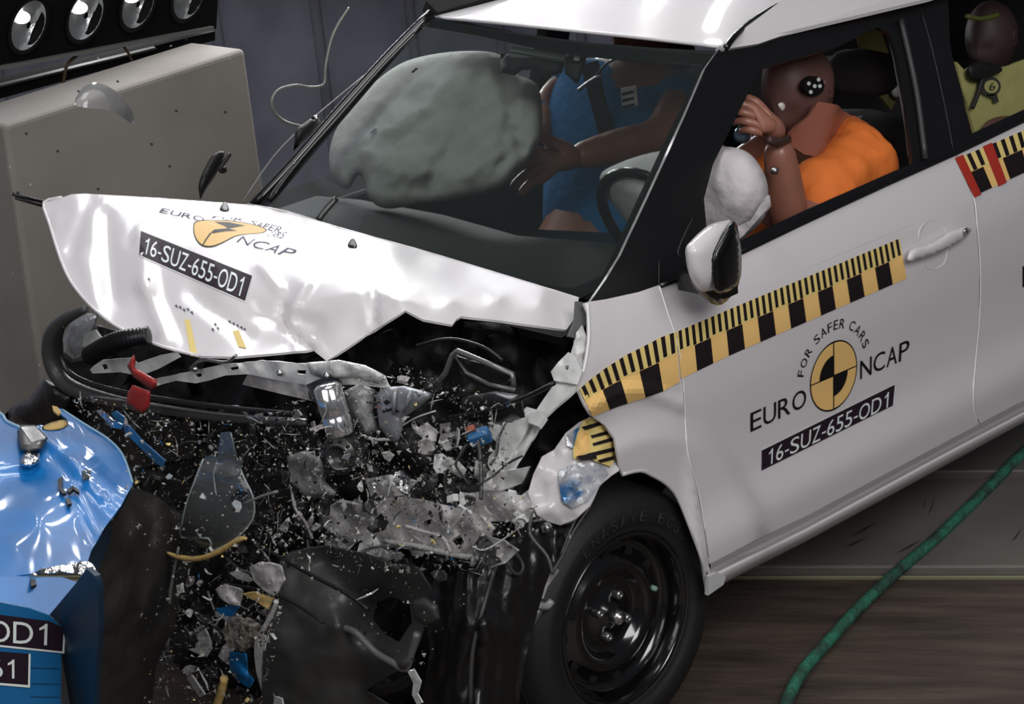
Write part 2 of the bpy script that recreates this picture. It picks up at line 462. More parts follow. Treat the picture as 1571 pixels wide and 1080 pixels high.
# lamp bank top left
LB = thing('lamp_bank', 'black floodlight bank with a row of oval reflector lamps above the concrete block', 'light', (-1.2, -2.9, 1.1))
LBK = mat('lamp_bank_black', (13, 13, 14), .85, bump=.1, bscale=50, spec=.1)
fL = f_tri(U(0, 105, 1, -2.55), U(330, 40, 1, -2.55), U(0, 105, 1, -2.55)+Vector((0, .18, 1)))
LAMPS = [(44, 39, 27, 41), (132, 24, 27, 40), (212, 7, 25, 39), (290, -6, 24, 38)]
hl = [[(u+rx*math.cos(a)*1.02, v+ry*math.sin(a)*1.02-rx*math.cos(a)*.1) for a in np.linspace(0, 2*math.pi, 25)[:-1]] for u, v, rx, ry in LAMPS]
hl = [[(x-(y-L[1])*.22, y) for x, y in h] for h, L in zip(hl, LAMPS)]
patch('housing', [(-60, -120), (340, -120), (332, 44), (-60, 116)], fL, LBK, LB, 30, holes=hl, thick=.12, smooth=False)
patch('silver_edge_rail', [(-60, 114), (-60, 119), (328, 46), (328, 41)], lambda u, v, off=0: fL(u, v, off+.02), mat('worn_silver_rail', (92, 94, 90), .6), LB, 60, thick=.02, smooth=False)
patch('lower_rail', [(-60, 142), (-60, 168), (245, 84), (330, 62), (330, 48)], lambda u, v, off=0: fL(u, v, off-.06), LBK, LB, 60, thick=.05, smooth=False)
patch('lower_shelf', [(-60, 146), (-60, 149), (240, 76), (240, 73)], lambda u, v, off=0: fL(u, v, off-.03), mat('dull_grey_rail', (62, 62, 60), .5, .3), LB, 60, thick=.02, smooth=False)
LR = mat('lamp_reflector', (210, 213, 215), .3, .8, bump=1., bscale=30)
LG = mat('lamp_glow', (255, 250, 246), .4, emit=3.2)
for (u, v, rx, ry) in LAMPS:
    ring = []; rows = []
    for k, (s, dp) in enumerate([(1.12, .03), (1.0, .03), (.93, -.01), (.72, -.05), (.4, -.075), (.12, -.085)]):
        rw = []
        for t in range(28):
            a = 2*math.pi*t/28; e = .32
            dx = rx*s*math.cos(a); dy = ry*s*math.sin(a)
            rw.append(fL(u+dx-dy*.22, v+dy-dx*.1, dp))
        rows.append(rw)
    q = grid('lamp_bezel', rows[:3], LBK, LB, closed=True)
    q = grid('reflector', rows[2:], LR, LB, closed=True, caps=False)
    cpt = fL(u-6, v-8, -.045)
    pv = [(u+rx*(-.25+.5*math.cos(a))-4, v+ry*(-.22+.24*math.sin(a))-3) for a in np.linspace(0, 2*math.pi, 14)[:-1]]
    gl = patch('lamp_bulb', pv, lambda a, b, off=0: fL(a, b, off-.03), LG, q, 8, thick=.006)
# cables behind the bank
tube('hanging_cable', [fL(118, 85, -.05), fL(103, 100, -.03), fL(97, 128, -.04)], .006, mat('brown_cable', (70, 54, 34), .6), LB)
tube('hanging_cable', [fL(180, 60, -.05), fL(196, 80, -.03), fL(205, 100, -.04)], .005, mat('brown_cable', (70, 54, 34), .6), LB)

# far rig whose lamps mirror in the roof
RG = thing('overhead_lamp_rig', 'black gantry of round floodlights high behind the car roof', 'light', (-3.2, -3.6, 2.2))
rx0 = Vector((-2.75, -2.85, 3.0)); ru = Vector((-.72, .69, 0)).normalized(); rv = Vector((-.25, -.25, .94)).normalized(); rn = (Vector((-1, 0, 1.4))-rx0).normalized()
rot = Matrix((ru, rv, ru.cross(rv))).transposed()
box('rig_frame', rx0-rn*.12, (3.4, 2.2, .1), LBK, RG, rot)
for i in range(8):
    for j in range(5):
        c = rx0+ru*(i-3.5)*.4+rv*(j-2)*.42
        lathe('lamp_cup', [(.13, 0), (.12, .0), (.09, -.05), (.0, -.07)], c, rn, LR, RG, 14)
        d = bpy.data.lights.new('rig_lamp', 'AREA'); d.shape = 'DISK'; d.size = .10; d.energy = 1.0; d.color = (1, .99, 1)
        o = bpy.data.objects.new('rig_lamp', d); COL.objects.link(o); o.parent = RG
        o.matrix_parent_inverse = Matrix.Translation(-RG.location)
        o.location = c+rn*.02; o.rotation_euler = rn.to_track_quat('-Z', 'Y').to_euler()

LB2 = thing('side_lamp_bank', 'long black floodlight bank beyond the car, its lamps mirrored in the bonnet', 'light', (-2.1, -2.9, 1.6))
b0 = Vector((-2.45, -2.75, 1.62)); bn = (Vector((0, 0, 1.15))-b0).normalized(); bu = Vector((-bn.y, bn.x, 0)).normalized(); bv = bn.cross(bu)
rot = Matrix((bu, bv, bn)).transposed()
box('housing', b0-bn*.09, (2.3, .66, .12), LBK, LB2, rot)
for i in range(7):
    for j in range(2):
        c = b0+bu*(i-3)*.31+bv*(j-.5)*.31
        lathe('lamp_cup', [(.15, .0), (.15, -.02), (.1, -.025), (.0, -.028)], c, bn, LR, LB2, 14)
        d = bpy.data.lights.new('bank_lamp', 'AREA'); d.shape = 'DISK'; d.size = .2; d.energy = 3.0; d.color = (1, .99, 1)
        o = bpy.data.objects.new('bank_lamp', d); COL.objects.link(o); o.parent = LB2
        o.matrix_parent_inverse = Matrix.Translation(-LB2.location)
        o.location = c+bn*.01; o.rotation_euler = (-bn).to_track_quat('-Z', 'Y').to_euler(); o.rotation_euler = bn.to_track_quat('-Z', 'Y').to_euler()

# ------------------------------------------------------------------ the car
CAR = thing('car', 'white hatchback with wrecked nose, crash test lettering on its door and bonnet', 'car', (-1.0, 0, .0))
DO = [(1012, 437), (1056, 421), (1139, 385), (1220, 346), (1360, 281), (1465, 234)]
REAR = [(1465, 234), (1480, 268), (1494, 303), (1499, 345), (1504, 410), (1503, 480), (1497, 550), (1493, 605), (1497, 640), (1502, 650)]
FRONT = [(1088, 865), (1079, 796), (1070, 749), (1054, 690), (1051, 640), (1049, 590), (1044, 550), (1036, 515), (1024, 478)]
g = 1.3
door = patch('front_door', DO+[(u-g, v) for u, v in REAR[1:-1]]+[(1501, 651), (1240, 790), (1156, 830)]+[(u+g, v) for u, v in FRONT], f_side, PAINT, CAR, 16, thick=.012)
rdoor = patch('rear_door', [(1467, 233), (1571, 183), (1700, 125), (1700, 540), (1571, 614), (1504, 649)]+[(u+g, v) for u, v in REAR[1:-1]][::-1], f_side, PAINT, CAR, 16, thick=.012)
def edge(name, pts, w, m, parent, off=.001, f=f_side):
    L = [(u-w/2, v) for u, v in pts]; R = [(u+w/2, v) for u, v in pts[::-1]]
    return decal(name, L+R, f, m, parent, off, 30)
tube('door_edge_bead', [f_side(u, v, .0) for u, v in REAR[1:]], .0022, SEAM, rdoor, 6, 3)
tube('door_edge_bead', [f_side(u, v, .0) for u, v in [(1012, 440)]+FRONT[::-1]], .0024, SEAM, door, 6, 3)
# fender
FE = [(896, 465), (903, 463), (930, 459), (980, 448), (1012, 437)]+[(u-g, v) for u, v in FRONT[::-1]]+[(1091, 880), (1085, 913), (1080, 877), (1074, 847), (1058, 805), (1040, 762), (1022, 741), (1000, 728), (982, 721), (954, 727), (948, 700), (943, 672), (928, 652), (905, 637), (889, 604), (883, 594), (896, 566), (903, 523), (902, 480)]
def f_fend(u, v, off=0.):
    d = 0
    # folded crease under the tape
    t = (u-905)/140.; c = 628-26*math.sin(max(0, min(1, t))*math.pi)-6*t
    if u < 1050:
        k = max(0, 1-abs(v-c)/22.); d += .018*k*k*(3-2*k)
    # flared rear lip of the arch
    if v > 690 and u > 1040:
        k = max(0, 1-abs(u-(1062+(v-750)*.12))/14.)*max(0, 1-abs(v-780)/85.); d += .02*k
    d += .004*math.sin(u*.05)*max(0, 1-(u-885)/70.)
    return f_side(u, v, off+d)
fender = patch('front_fender', FE, f_fend, PAINT, CAR, 9, thick=.006)
tube('fender_edge_bead', [f_fend(u, v) for u, v in [(901, 466), (903, 495), (903, 523), (896, 566), (884, 593)]], .0035, SEAM, fender, 6, 3)
tube('arch_lip', [f_fend(u, v, -.004) for u, v in [(954, 727), (982, 721), (1000, 728), (1022, 741), (1040, 762), (1058, 805), (1074, 847), (1083, 880)]], .006, PAINT, fender, 8, 3)
# rocker: dark tucked strip, bright bead, rolled panel
def interp(pts, u): return float(np.interp(u, [p[0] for p in pts], [p[1] for p in pts]))
LA = [(1088, 865), (1156, 830.5), (1240, 790), (1502, 650), (1571, 614), (1700, 546)]
LBd = [(1088, 881), (1240, 807), (1437, 700), (1571, 630), (1700, 562)]
LC = [(1085, 914), (1114, 893), (1240, 829), (1571, 648), (1700, 580)]
rows = []
for k, (s, off) in enumerate([(0, -.004), (.02, -.01), (.45, -.05), (.88, -.09), (.9, -.085), (1.08, .004), (1.15, .010), (1.35, .012), (1.7, .0), (1.9, -.016), (2.0, -.035), (2.0, -.2)]):
    r = []
    for u in np.linspace(1090, 1700, 30):
        a, b, c = interp(LA, u), interp(LBd, u), interp(LC, u)
        v = a+(b-a)*min(s, 1)+(c-b)*max(0, s-1)
        r.append(f_side(u, v, off))
    rows.append(r)
grid('sill', rows, PAINT, CAR)
patch('sill_end_cap', [(1088, 885), (1101, 878), (1114, 884), (1110, 897), (1086, 914)], lambda u, v, off=0: f_side(u, v, off+.014), WHITEP, CAR, 10, thick=.01)
# door handle
DH = thing_h = patch('door_handle_cup', smooth_poly([(1410, 365), (1416, 346), (1431, 338), (1446, 345), (1454, 362), (1453, 395), (1446, 408), (1432, 413), (1418, 406)]), lambda u, v, off=0: f_side(u, v, off+.002-.022*max(0, 1-math.hypot((u-1432)/24, (v-375)/40))), PAINT, door, 6, thick=.003)
pillow('door_handle', smooth_poly([(1392, 394), (1400, 381), (1430, 372), (1455, 356), (1476, 348), (1488, 350), (1488, 358), (1470, 372), (1440, 388), (1405, 400), (1394, 401)]), lambda u, v, off=0: f_side(u, v, off+.026), .016, PAINT, door, 6, edge=14)
pillow('lock_cylinder', smooth_poly([(1479, 352), (1484, 349), (1488, 354), (1485, 360), (1480, 358)]), lambda u, v, off=0: f_side(u, v, off+.044), .004, CHROME, door, 4, edge=4)
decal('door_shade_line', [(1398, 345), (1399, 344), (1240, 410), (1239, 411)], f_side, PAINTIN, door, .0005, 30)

# black greenhouse frame with the two door windows cut out
W1 = [(1166, 106), (1283, 73), (1324, 52), (1346, 42), (1364, 50), (1375, 80), (1390, 160), (1400, 250), (1236, 322), (1138, 368), (1100, 380), (1084, 350), (1080, 305), (1094, 252), (1127, 185)]
W2 = [(1452, -80), (1457, 60), (1461, 86), (1478, 148), (1488, 206), (1571, 168), (1720, 100), (1700, -80)]
GF = [(1104, 74), (1111, 76), (1164, 67), (1221, 47), (1299, 19), (1371, 0), (1560, -90), (1760, -120), (1760, 95), (1571, 185), (1465, 236), (1360, 283), (1220, 348), (1139, 387), (1056, 423), (1012, 439), (980, 450), (930, 461), (905, 464), (930, 428), (952, 392), (1000, 290), (1050, 180), (1082, 105)]
GFM = mat('black_window_frame', (12, 12, 13), .4, 0, .15)
frame = patch('window_frame', GF, lambda u, v, off=0: f_side(u, v, off-.012), GFM, CAR, 24, holes=[W1, W2], thick=.012)
tube('belt_weatherstrip', [f_side(u, v, .0) for u, v in [(1012, 439), (1056, 423), (1139, 387), (1220, 348), (1360, 283), (1465, 236), (1571, 185), (1700, 124)]], .006, BLACK, frame, 8, 2)
tube('window_channel', [f_side(u, v, -.05) for u, v in [(1363, 52), (1372, 85), (1384, 150), (1392, 200), (1396, 240)]], .006, mat('grey_rubber_channel', (120, 118, 118), .5), frame, 8, 3)
tube('window_channel', [f_side(u, v, -.004) for u, v in [(1382, 30), (1394, 80), (1408, 150), (1420, 244)]], .008, mat('dark_grey_channel', (50, 50, 52), .4), frame, 8, 3)
tube('pillar_seam', [f_side(u, v, -.011) for u, v in [(1412, 12), (1430, 75), (1449, 160), (1463, 233)]], .0015, mat('seam_grey', (44, 44, 46), .4), frame, 6, 3)
tube('pillar_seam', [f_side(u, v, -.011) for u, v in [(1062, 335), (1040, 385), (1048, 395)]], .002, mat('seam_grey', (44, 44, 46), .4), frame, 6, 3)
tube('pillar_seam', [f_side(u, v, -.011) for u, v in [(1011, 400), (1011, 438)]], .0015, mat('seam_grey', (44, 44, 46), .4), frame, 6, 3)

# roof
def roofpt(s, t):
    """s 0 far rail .. 1 near rail, t 0 front .. 1 rear"""
    yN = .53+.07*min(1, t*2.2); yF = -.5-.06*min(1, t*2)
    xN = -.912; xF = -.909
    y = yF+(yN-yF)*s
    x = -.91-1.6*t+.055*(1-(2*s-1)**2)*(1-t)
    zr = 1.452-.03*min(1, t*2)
    crown = .06*(1-abs(2*s-1)**2.6)*min(1, .12+t*3.2)+.012*(1-(2*s-1)**2)
    return Vector((x, y, zr+crown))
rows = [[roofpt(s, t) for s in np.linspace(0, 1, 33)] for t in [0, .01, .03, .06, .1, .15, .2, .27, .35, .45, .6, .8, 1]]
roof = grid('roof', rows, PAINT, CAR, .01)
lip = tube('roof_front_lip', [roofpt(s, 0)+Vector((.002, 0, -.004)) for s in np.linspace(0, 1, 20)], .0045, PAINT, roof, 8, 0)
tube('roof_ditch_strip', [U(u, v, 2, z) for u, v, z in [(1113, 74, 1.452), (1128, 55, 1.47), (1152, 34, 1.476), (1184, 14, 1.48), (1225, -5, 1.48), (1290, -34, 1.48)]], .008, BLACK, roof, 10, 4)
# near cant rail (white) below the ditch strip
cr_ = patch('cant_rail', [(1104, 70), (1111, 75.5), (1164, 67), (1221, 47), (1299, 19), (1371, 0), (1520, -70), (1400, -110), (1240, -30), (1180, 15), (1140, 45)], lambda u, v, off=0: f_side(u, v, off+.0), PAINT, CAR, 14, thick=.02)
# windscreen
TL, TR, BLp, BRp = U(667, 20, 1, -.5), U(1111, 75, 1, .53), U(393, 313, 1, -.66), U(930, 436, 1, .64)
_fw = f_relief([(667, 20, 1, -.5), (1111, 75, 1, .53), (393, 313, 1, -.66), (930, 436, 1, .64)])
def f_ws(u, v, off=0.):
    t = (v-20)/293.; l = 667-274*t; r = 1111-181*(v-75)/361.
    s = max(0, min(1, (u-l)/(r-l))); b = .05*math.sin(math.pi*s)**1.5
    return _fw(u, v, off+b)
WSO = [(664, 22), (720, 35), (800, 51), (900, 65), (1000, 73), (1108, 79), (1060, 180), (1000, 300), (930, 440), (890, 458), (800, 440), (700, 404), (540, 358), (440, 330), (392, 316)]
WSI = [(646, 40), (734, 55), (791, 67), (871, 82), (960, 92), (1078, 99), (1035, 185), (978, 305), (925, 422), (880, 442), (800, 432), (700, 402), (540, 356), (440, 330), (406, 318), (425, 300)]
ws = patch('windscreen', WSO, f_ws, GLASS, CAR, 22, thick=0)
patch('windscreen_band', WSO, lambda u, v, off=0: f_ws(u, v, off-.008), mat('black_glass_border', (9, 9, 9), .3, 0, .2), CAR, 24, holes=[WSI], thick=.004)
tube('windscreen_far_seal', [f_ws(u, v, .004) for u, v in [(662, 20), (600, 82), (520, 170), (450, 250), (388, 316)]], .014, BLACK, CAR, 10, 3)
tube('windscreen_far_trim', [f_ws(u, v, .012) for u, v in [(646, 42), (590, 98), (520, 178), (460, 246), (414, 308)]], .005, BLACK, CAR, 8, 3)
patch('sun_visor', [(785, 70), (868, 84), (866, 92), (782, 78)], lambda u, v, off=0: f_ws(u, v, off-.05), mat('grey_visor', (120, 126, 124), .8), CAR, 12, thick=.01)
pillow('camera_pod', [(768, 82), (868, 88), (862, 112), (838, 118), (822, 106), (800, 108), (790, 116), (768, 112)], lambda u, v, off=0: f_ws(u, v, off-.1), .03, DARK, CAR, 8, edge=10)
pillow('mirror_stalk', [(868, 80), (900, 84), (898, 100), (886, 130), (866, 112)], lambda u, v, off=0: f_ws(u, v, off-.07), .02, DARK, CAR, 8, edge=8)
patch('dashboard_tag', [(881, 83), (890, 84), (888, 93), (880, 92)], lambda u, v, off=0: f_ws(u, v, off-.03), mat('pale_tag', (150, 150, 138), .6), CAR, 8, thick=.002)
# wipers at the far base
tube('wiper_arm', [f_ws(u, v, .012) for u, v in [(412, 306), (430, 280), (455, 250)]], .006, BLACK, CAR, 8, 3)
tube('wiper_arm', [f_ws(u, v, .014) for u, v in [(488, 338), (500, 322), (516, 304)]], .008, mat('dark_grey_metal', (70, 72, 70), .3, .6), CAR, 8, 3)

# ---- bonnet, buckled in the middle
HC = [(888, 458, 1, .62), (760, 419, 2, 1.06), (640, 383, 2, 1.068), (520, 352, 2, 1.07), (430, 325, 2, 1.065), (380, 315, 1, -.65), (250, 305, 2, 1.13),
      (622, 463, 2, 1.115), (590, 450, 2, 1.115), (557, 438, 2, 1.115), (520, 425, 2, 1.116), (484, 412, 2, 1.118), (450, 400, 2, 1.12), (420, 389, 2, 1.122), (390, 374, 2, 1.125), (360, 360, 2, 1.13), (330, 348, 2, 1.135), (300, 338, 2, 1.14), (260, 327, 2, 1.15), (214, 318, 2, 1.16), (165, 307, 2, 1.19), (110, 298, 2, 1.2), (67, 311, 2, 1.18),
      (76, 344, 2, 1.155), (93, 398, 2, 1.115), (110, 434, 2, 1.09), (138, 468, 2, 1.065), (197, 510, 2, 1.04), (250, 532, 2, 1.03), (306, 546, 2, 1.02), (362, 547, 2, 1.02), (438, 522, 2, 1.02), (501, 554, 2, 1.0), (560, 515, 2, 1.04), (622, 474, 2, 1.10),
      (649, 490, 2, 1.08), (694, 498, 2, 1.065), (708, 485, 2, 1.07), (770, 492, 2, 1.045), (869, 506, 2, .995), (881, 489, 2, 1.01), (760, 460, 2, 1.075), (690, 462, 2, 1.095), (830, 470, 2, 1.05)]
_fh = f_relief(HC, .08)
DENTS = [((139, 305), (110, 384), 16, -.012), ((163, 330), (174, 454), 26, -.022), ((214, 328), (197, 372), 12, -.012), ((214, 345), (222, 437), 26, .02), ((222, 437), (256, 524), 22, .02),
         ((130, 400), (150, 480), 26, .012), ((300, 452), (376, 508), 26, -.014), ((400, 405), (429, 445), 12, .012), ((480, 536), (438, 503), 9, -.016), ((438, 503), (433, 470), 9, -.016), ((445, 485), (470, 433), 14, .018), ((500, 545), (448, 495), 12, .010), ((573, 447), (573, 498), 12, -.014), ((590, 450), (612, 462), 10, .01),
         ((330, 400), (340, 450), 40, .012), ((395, 480), (480, 500), 26, -.02), ((90, 330), (84, 345), 10, .008), ((470, 470), (545, 452), 26, .012), ((505, 545), (530, 480), 30, .006)]
def segd(u, v, a, b):
    vx, vy = b[0]-a[0], b[1]-a[1]; t = max(0, min(1, ((u-a[0])*vx+(v-a[1])*vy)/(vx*vx+vy*vy)))
    return math.hypot(u-a[0]-t*vx, v-a[1]-t*vy)
def f_hood(u, v, off=0.):
    d = 0
    for a, b, w, am in DENTS:
        k = max(0, 1-segd(u, v, a, b)/w)
        if k: d += 1.5*am*k**1.2
    return _fh(u, v, off+d)
HO = [(888, 458), (760, 419), (640, 383), (520, 350), (440, 325), (380, 314), (250, 304), (130, 297), (110, 298), (95, 303), (67, 311), (76, 344), (93, 398), (110, 434), (138, 468), (165, 491), (197, 510), (250, 532), (306, 546), (362, 547), (410, 543), (450, 539), (480, 537), (501, 554), (560, 515), (622, 476), (649, 490), (694, 498), (700, 490), (708, 485), (770, 492), (869, 506), (881, 489)]
hood = patch('bonnet', HO, f_hood, PAINTH, CAR, 8, thick=.006)
hood.modifiers['edges'].split_angle = 1.3
tube('bonnet_hem', [f_hood(u, v, .001) for u, v in HO[9:19]], .004, PAINT, hood, 6, 3)
tube('bonnet_hem', [f_hood(u, v, .001) for u, v in [(888, 458), (760, 419), (640, 383), (520, 350), (440, 325), (380, 314)]], .003, PAINT, hood, 6, 3)
for (u, v) in [(345, 317), (541, 373)]:
    pillow('washer_nozzle', smooth_poly([(u-8, v+4), (u-3, v-6), (u+3, v-6), (u+7, v+5), (u, v+7)]), lambda a, b, off=0: f_hood(a, b, off+.008), .008, MBLACK, hood, 4, edge=5)
# lettering and emblem
decal('number_label', [(216, 354), (387, 423), (376, 462), (213, 391)], f_hood, PLATE, hood, .003, 8)
decal('label_rim', [(213, 391), (376, 462), (387, 423), (388, 423), (377, 464), (212, 392), (215, 353), (216, 354)], f_hood, INKW, hood, .0035, 8)
lettering('label_lettering', '16-SUZ-655-OD1', (220, 388), (368, 454), (225, 364), f_hood, INKW, hood, .005, p3=(376, 425), gap=.95)
EM = smooth_poly([(298, 347), (303, 340), (323, 338.5), (360, 340), (392, 346), (407, 352), (401, 357), (378, 359), (360, 362), (342, 371), (325, 377), (310, 375), (300, 363)], 3)
cx_, cy_ = 345, 354
decal('emblem_outline', [(cx_+(x-cx_)*1.035, cy_+(y-cy_)*1.09) for x, y in EM], f_hood, LOGOK, hood, .003, 8)
decal('emblem_disc', EM, f_hood, YEL, hood, .0045, 8)
decal('emblem_wedge', [(328, 340), (352, 341), (376, 346), (358, 349.5), (350, 350.5), (343, 346)], f_hood, LOGOK, hood, .006, 8)
decal('emblem_wedge', [(324, 356), (329, 352), (350, 350), (364, 354), (345, 355), (326, 358)], f_hood, LOGOK, hood, .006, 8)
decal('emblem_line', [(322, 357), (325, 357), (317, 368), (312, 376), (310, 376), (315, 367)], f_hood, LOGOK, hood, .006, 8)
NV = mat('navy_lettering', (40, 42, 76), .6, spec=.1)
lettering('emblem_lettering', 'EURO', (243, 325), (312, 340), (250, 319), f_hood, NV, hood, .004, p3=(314, 333))
lettering('emblem_lettering', 'FOR', (324, 335), (372, 339), (328, 331), f_hood, NV, hood, .004, p3=(376, 335))
lettering('emblem_lettering', 'SAFER', (382, 344), (428, 358), (388, 338), f_hood, NV, hood, .004, p3=(436, 349))
lettering('emblem_lettering', 'CARS', (408, 362), (432, 366), (414, 356), f_hood, NV, hood, .004, p3=(442, 356))
lettering('emblem_lettering', 'NCAP', (362, 371), (441, 394), (372, 362), f_hood, NV, hood, .004, p3=(459, 384))
MK = mat('marker_pen', (40, 42, 60), .6)
decal('yellow_paint_mark', [(283, 490), (291, 490), (303, 545), (293, 546)], f_hood, YEL2, hood, .003, 12)
decal('yellow_paint_mark', [(357, 508), (366, 506), (378, 534), (366, 532)], f_hood, YEL2, hood, .003, 12)
for (u, v) in [(270, 470), (276, 472), (282, 476), (288, 475), (294, 480), (330, 498), (326, 506), (334, 504), (352, 494), (358, 497), (364, 500), (370, 503), (375, 506), (228, 429)]:
    decal('pen_mark', [(u-2.5, v-1), (u+1, v-3), (u+2.5, v+1), (u+1, v+2.5), (u, v)], f_hood, MK, hood, .003, 12)

# ---- tape and door lettering
def pl_at(pl, t):
    L = [0]
    for a, b in zip(pl, pl[1:]): L.append(L[-1]+math.hypot(b[0]-a[0], b[1]-a[1]))
    s = t*L[-1]
    for i in range(len(pl)-1):
        if s <= L[i+1] or i == len(pl)-2:
            k = (s-L[i])/(L[i+1]-L[i]); return lerp(pl[i], pl[i+1], k)
def tape(f, top, bot, n, first, parent, ratio=1.0, off=.002, ticks=2.5, split=.57, red=()):
    """n squares; ratio = far depth / near depth for true spacing"""
    def fr(t): return t*ratio/((1-t)+t*ratio)
    def P(t, h):
        t = fr(t); return lerp(pl_at(bot, t), pl_at(top, t), h)
    def quad(name, t0, t1, h0, h1, m, o):
        k = max(1, int(round((t1-t0)*n*2)))
        a = [P(t0+(t1-t0)*i/k, h0) for i in range(k+1)]+[P(t1-(t1-t0)*i/k, h1) for i in range(k+1)]
        decal(name, a, f, m, base, o, 7)
    a = [P(i/40, 0) for i in range(41)]+[P(1-i/40, 1) for i in range(41)]
    base = decal('scale_tape', a, f, YEL, parent, off, 8)
    quad('tape_upper_band', 0, 1, split, 1, YEL2, off+.0006)
    for i in range(n):
        if (i+first) % 2: quad('tape_square', i/n, (i+1)/n, 0, split-.01, INK, off+.0012)
    nt = int(n*ticks)
    for i in range(nt):
        t0 = (i+.5)/nt; long_ = int(t0*n+first) % 2
        quad('tape_tick', (i+.28)/nt, (i+.75)/nt, split if long_ else split-.03+.06, 1, INK, off+.0012)
    for t0, t1 in red: quad('red_strip', t0, t1, -.04, 1.03, REDT, off+.0022)
    return base
tape(f_side, [(1038, 509), (1120, 474), (1380, 366)], [(1045, 581), (1120, 545), (1391, 427)], 15, 0, door, 1.1)
tape(f_fend, [(889, 597), (905, 583), (930, 564), (960, 545), (990, 530), (1015, 517), (1037, 509)], [(909, 639), (925, 633), (950, 623), (985, 612), (1018, 600), (1043, 586)], 5, 0, fender, 1.0, off=.004)
tape(f_side, [(1466, 244), (1571, 200), (1680, 152)], [(1494, 301), (1571, 265), (1684, 214)], 7, 1, rdoor, 1.05, red=[(0, .055), (.19, .255)])
decal('number_label', [(1569, 409), (1640, 375), (1640, 408), (1569, 441)], f_side, PLATE, rdoor, .002, 30)
# emblem
EC = (1279, 576.5); EX = (36.2, -15.6); EY = (0, -52.8)
def e2(a, b): return (EC[0]+EX[0]*a+EY[0]*b, EC[1]+EX[1]*a+EY[1]*b)
def arc(r, a0, a1, n=24): return [e2(r*math.cos(math.radians(a0+(a1-a0)*i/n)), r*math.sin(math.radians(a0+(a1-a0)*i/n))) for i in range(n+1)]
decal('emblem_disc', arc(1, 0, 360, 48)[:-1], f_side, LOGOK, door, .002, 8)
for a in (0, 90, 180, 270):
    m = 3.0
    def qd(r0, r1, g=.035):
        s = []
        for ang in np.linspace(a, a+90, 16):
            x, y = r1*math.cos(math.radians(ang)), r1*math.sin(math.radians(ang)); s.append([x, y])
        s = [[x, y] for x, y in s]+[[0, 0]]
        sx = 1 if a in (0, 270) else -1; sy = 1 if a in (0, 90) else -1
        return [e2(x*.97+sx*g, y*.97+sy*g) if r1 == 1 else e2(x, y) for x, y in [(px if abs(px) > 1e-6 else 0, py if abs(py) > 1e-6 else 0) for px, py in s]]
    decal('emblem_quarter', [e2(*p) for p in [(lambda x, y: (x*.93+(1 if a in (0, 270) else -1)*.025, y*.93+(1 if a in (0, 90) else -1)*.018))(math.cos(math.radians(t)), math.sin(math.radians(t))) for t in np.linspace(a, a+90, 16)]+[((1 if a in (0, 270) else -1)*.03, (1 if a in (0, 90) else -1)*.02)]], f_side, YEL, door, .003, 8)
    if a in (90, 270): decal('emblem_wedge', arc(.6, a, a+90, 12)+[e2(0, 0)], f_side, LOGOK, door, .004, 8)
lettering('emblem_lettering', 'EURO', (1151.6, 663), (1237, 623), (1151.6, 634), f_side, LOGOK, door, .0025, p3=(1237, 595))
lettering('emblem_lettering', 'NCAP', (1320, 582), (1394, 549), (1320, 554), f_side, LOGOK, door, .0025, p3=(1396, 520))
word = 'FOR SAFER CARS'; wid = {' ': .55, 'F': .85, 'E': .85, 'O': 1.15, 'R': 1., 'S': .95, 'A': 1.05, 'C': 1.0}
tot = sum(wid[c] for c in word); acc = 0
for c in word:
    w = wid[c]; ang = 166-(acc+w/2)/tot*150; acc += w
    if c == ' ': continue
    t = math.radians(ang); h = .27; hw = .085*w/.9*1.15
    def LP(x, y):
        r = 1.32+y; return e2(r*math.cos(t)+x*math.sin(t), r*math.sin(t)-x*math.cos(t))
    lettering('emblem_lettering', c, LP(-hw, 0), LP(hw, 0), LP(-hw, h), f_side, LOGOK, door, .0025, p3=LP(hw, h))
decal('number_label', [(1169, 691), (1373, 590), (1370, 622), (1168.5, 722)], f_side, PLATE, door, .002, 12)
decal('label_rim', [(1169, 691), (1373, 590), (1370, 622), (1371.3, 622.3), (1374.5, 588.5), (1168, 690)], f_side, INKW, door, .0024, 12)
lettering('label_lettering', '16-SUZ-655-OD1', (1179, 714), (1362, 625), (1180, 690), f_side, INKW, door, .003, p3=(1364, 601), gap=.95)

# ---- door mirror
fm = f_ax(1, .90)
fm0 = lambda u, v, off=0: fm(u, v, off)
pillow('mirror_lower_cover', smooth_poly([(1062, 405), (1060, 430), (1069, 446), (1084, 461), (1097, 467.5), (1108, 467), (1121, 455.5), (1134, 435), (1132, 400), (1100, 390)]), lambda u, v, off=0: fm(u, v, off-.03), .05, BLACK, CAR, 8, edge=22)
mir = pillow('door_mirror', smooth_poly([(1052, 380), (1061, 368.5), (1076, 354), (1091, 343.5), (1110, 339), (1122, 340), (1128, 372), (1128, 410), (1120, 438), (1096, 448), (1076, 447), (1063, 433), (1056, 418), (1052, 397)]), fm, .07, PAINT, CAR, 6, edge=40)
pillow('mirror_back_cover', smooth_poly([(1122, 340), (1130, 343), (1134, 363), (1137, 383), (1138, 404), (1135, 430), (1120, 446), (1097, 448), (1091, 422), (1090, 396), (1097, 378), (1110, 355)]), lambda u, v, off=0: fm(u, v, off+.062), .03, BLACK, mir, 6, edge=20)
box('mirror_arm', U(1085, 432, 1, .84), (.05, .14, .05), BLACK, CAR)

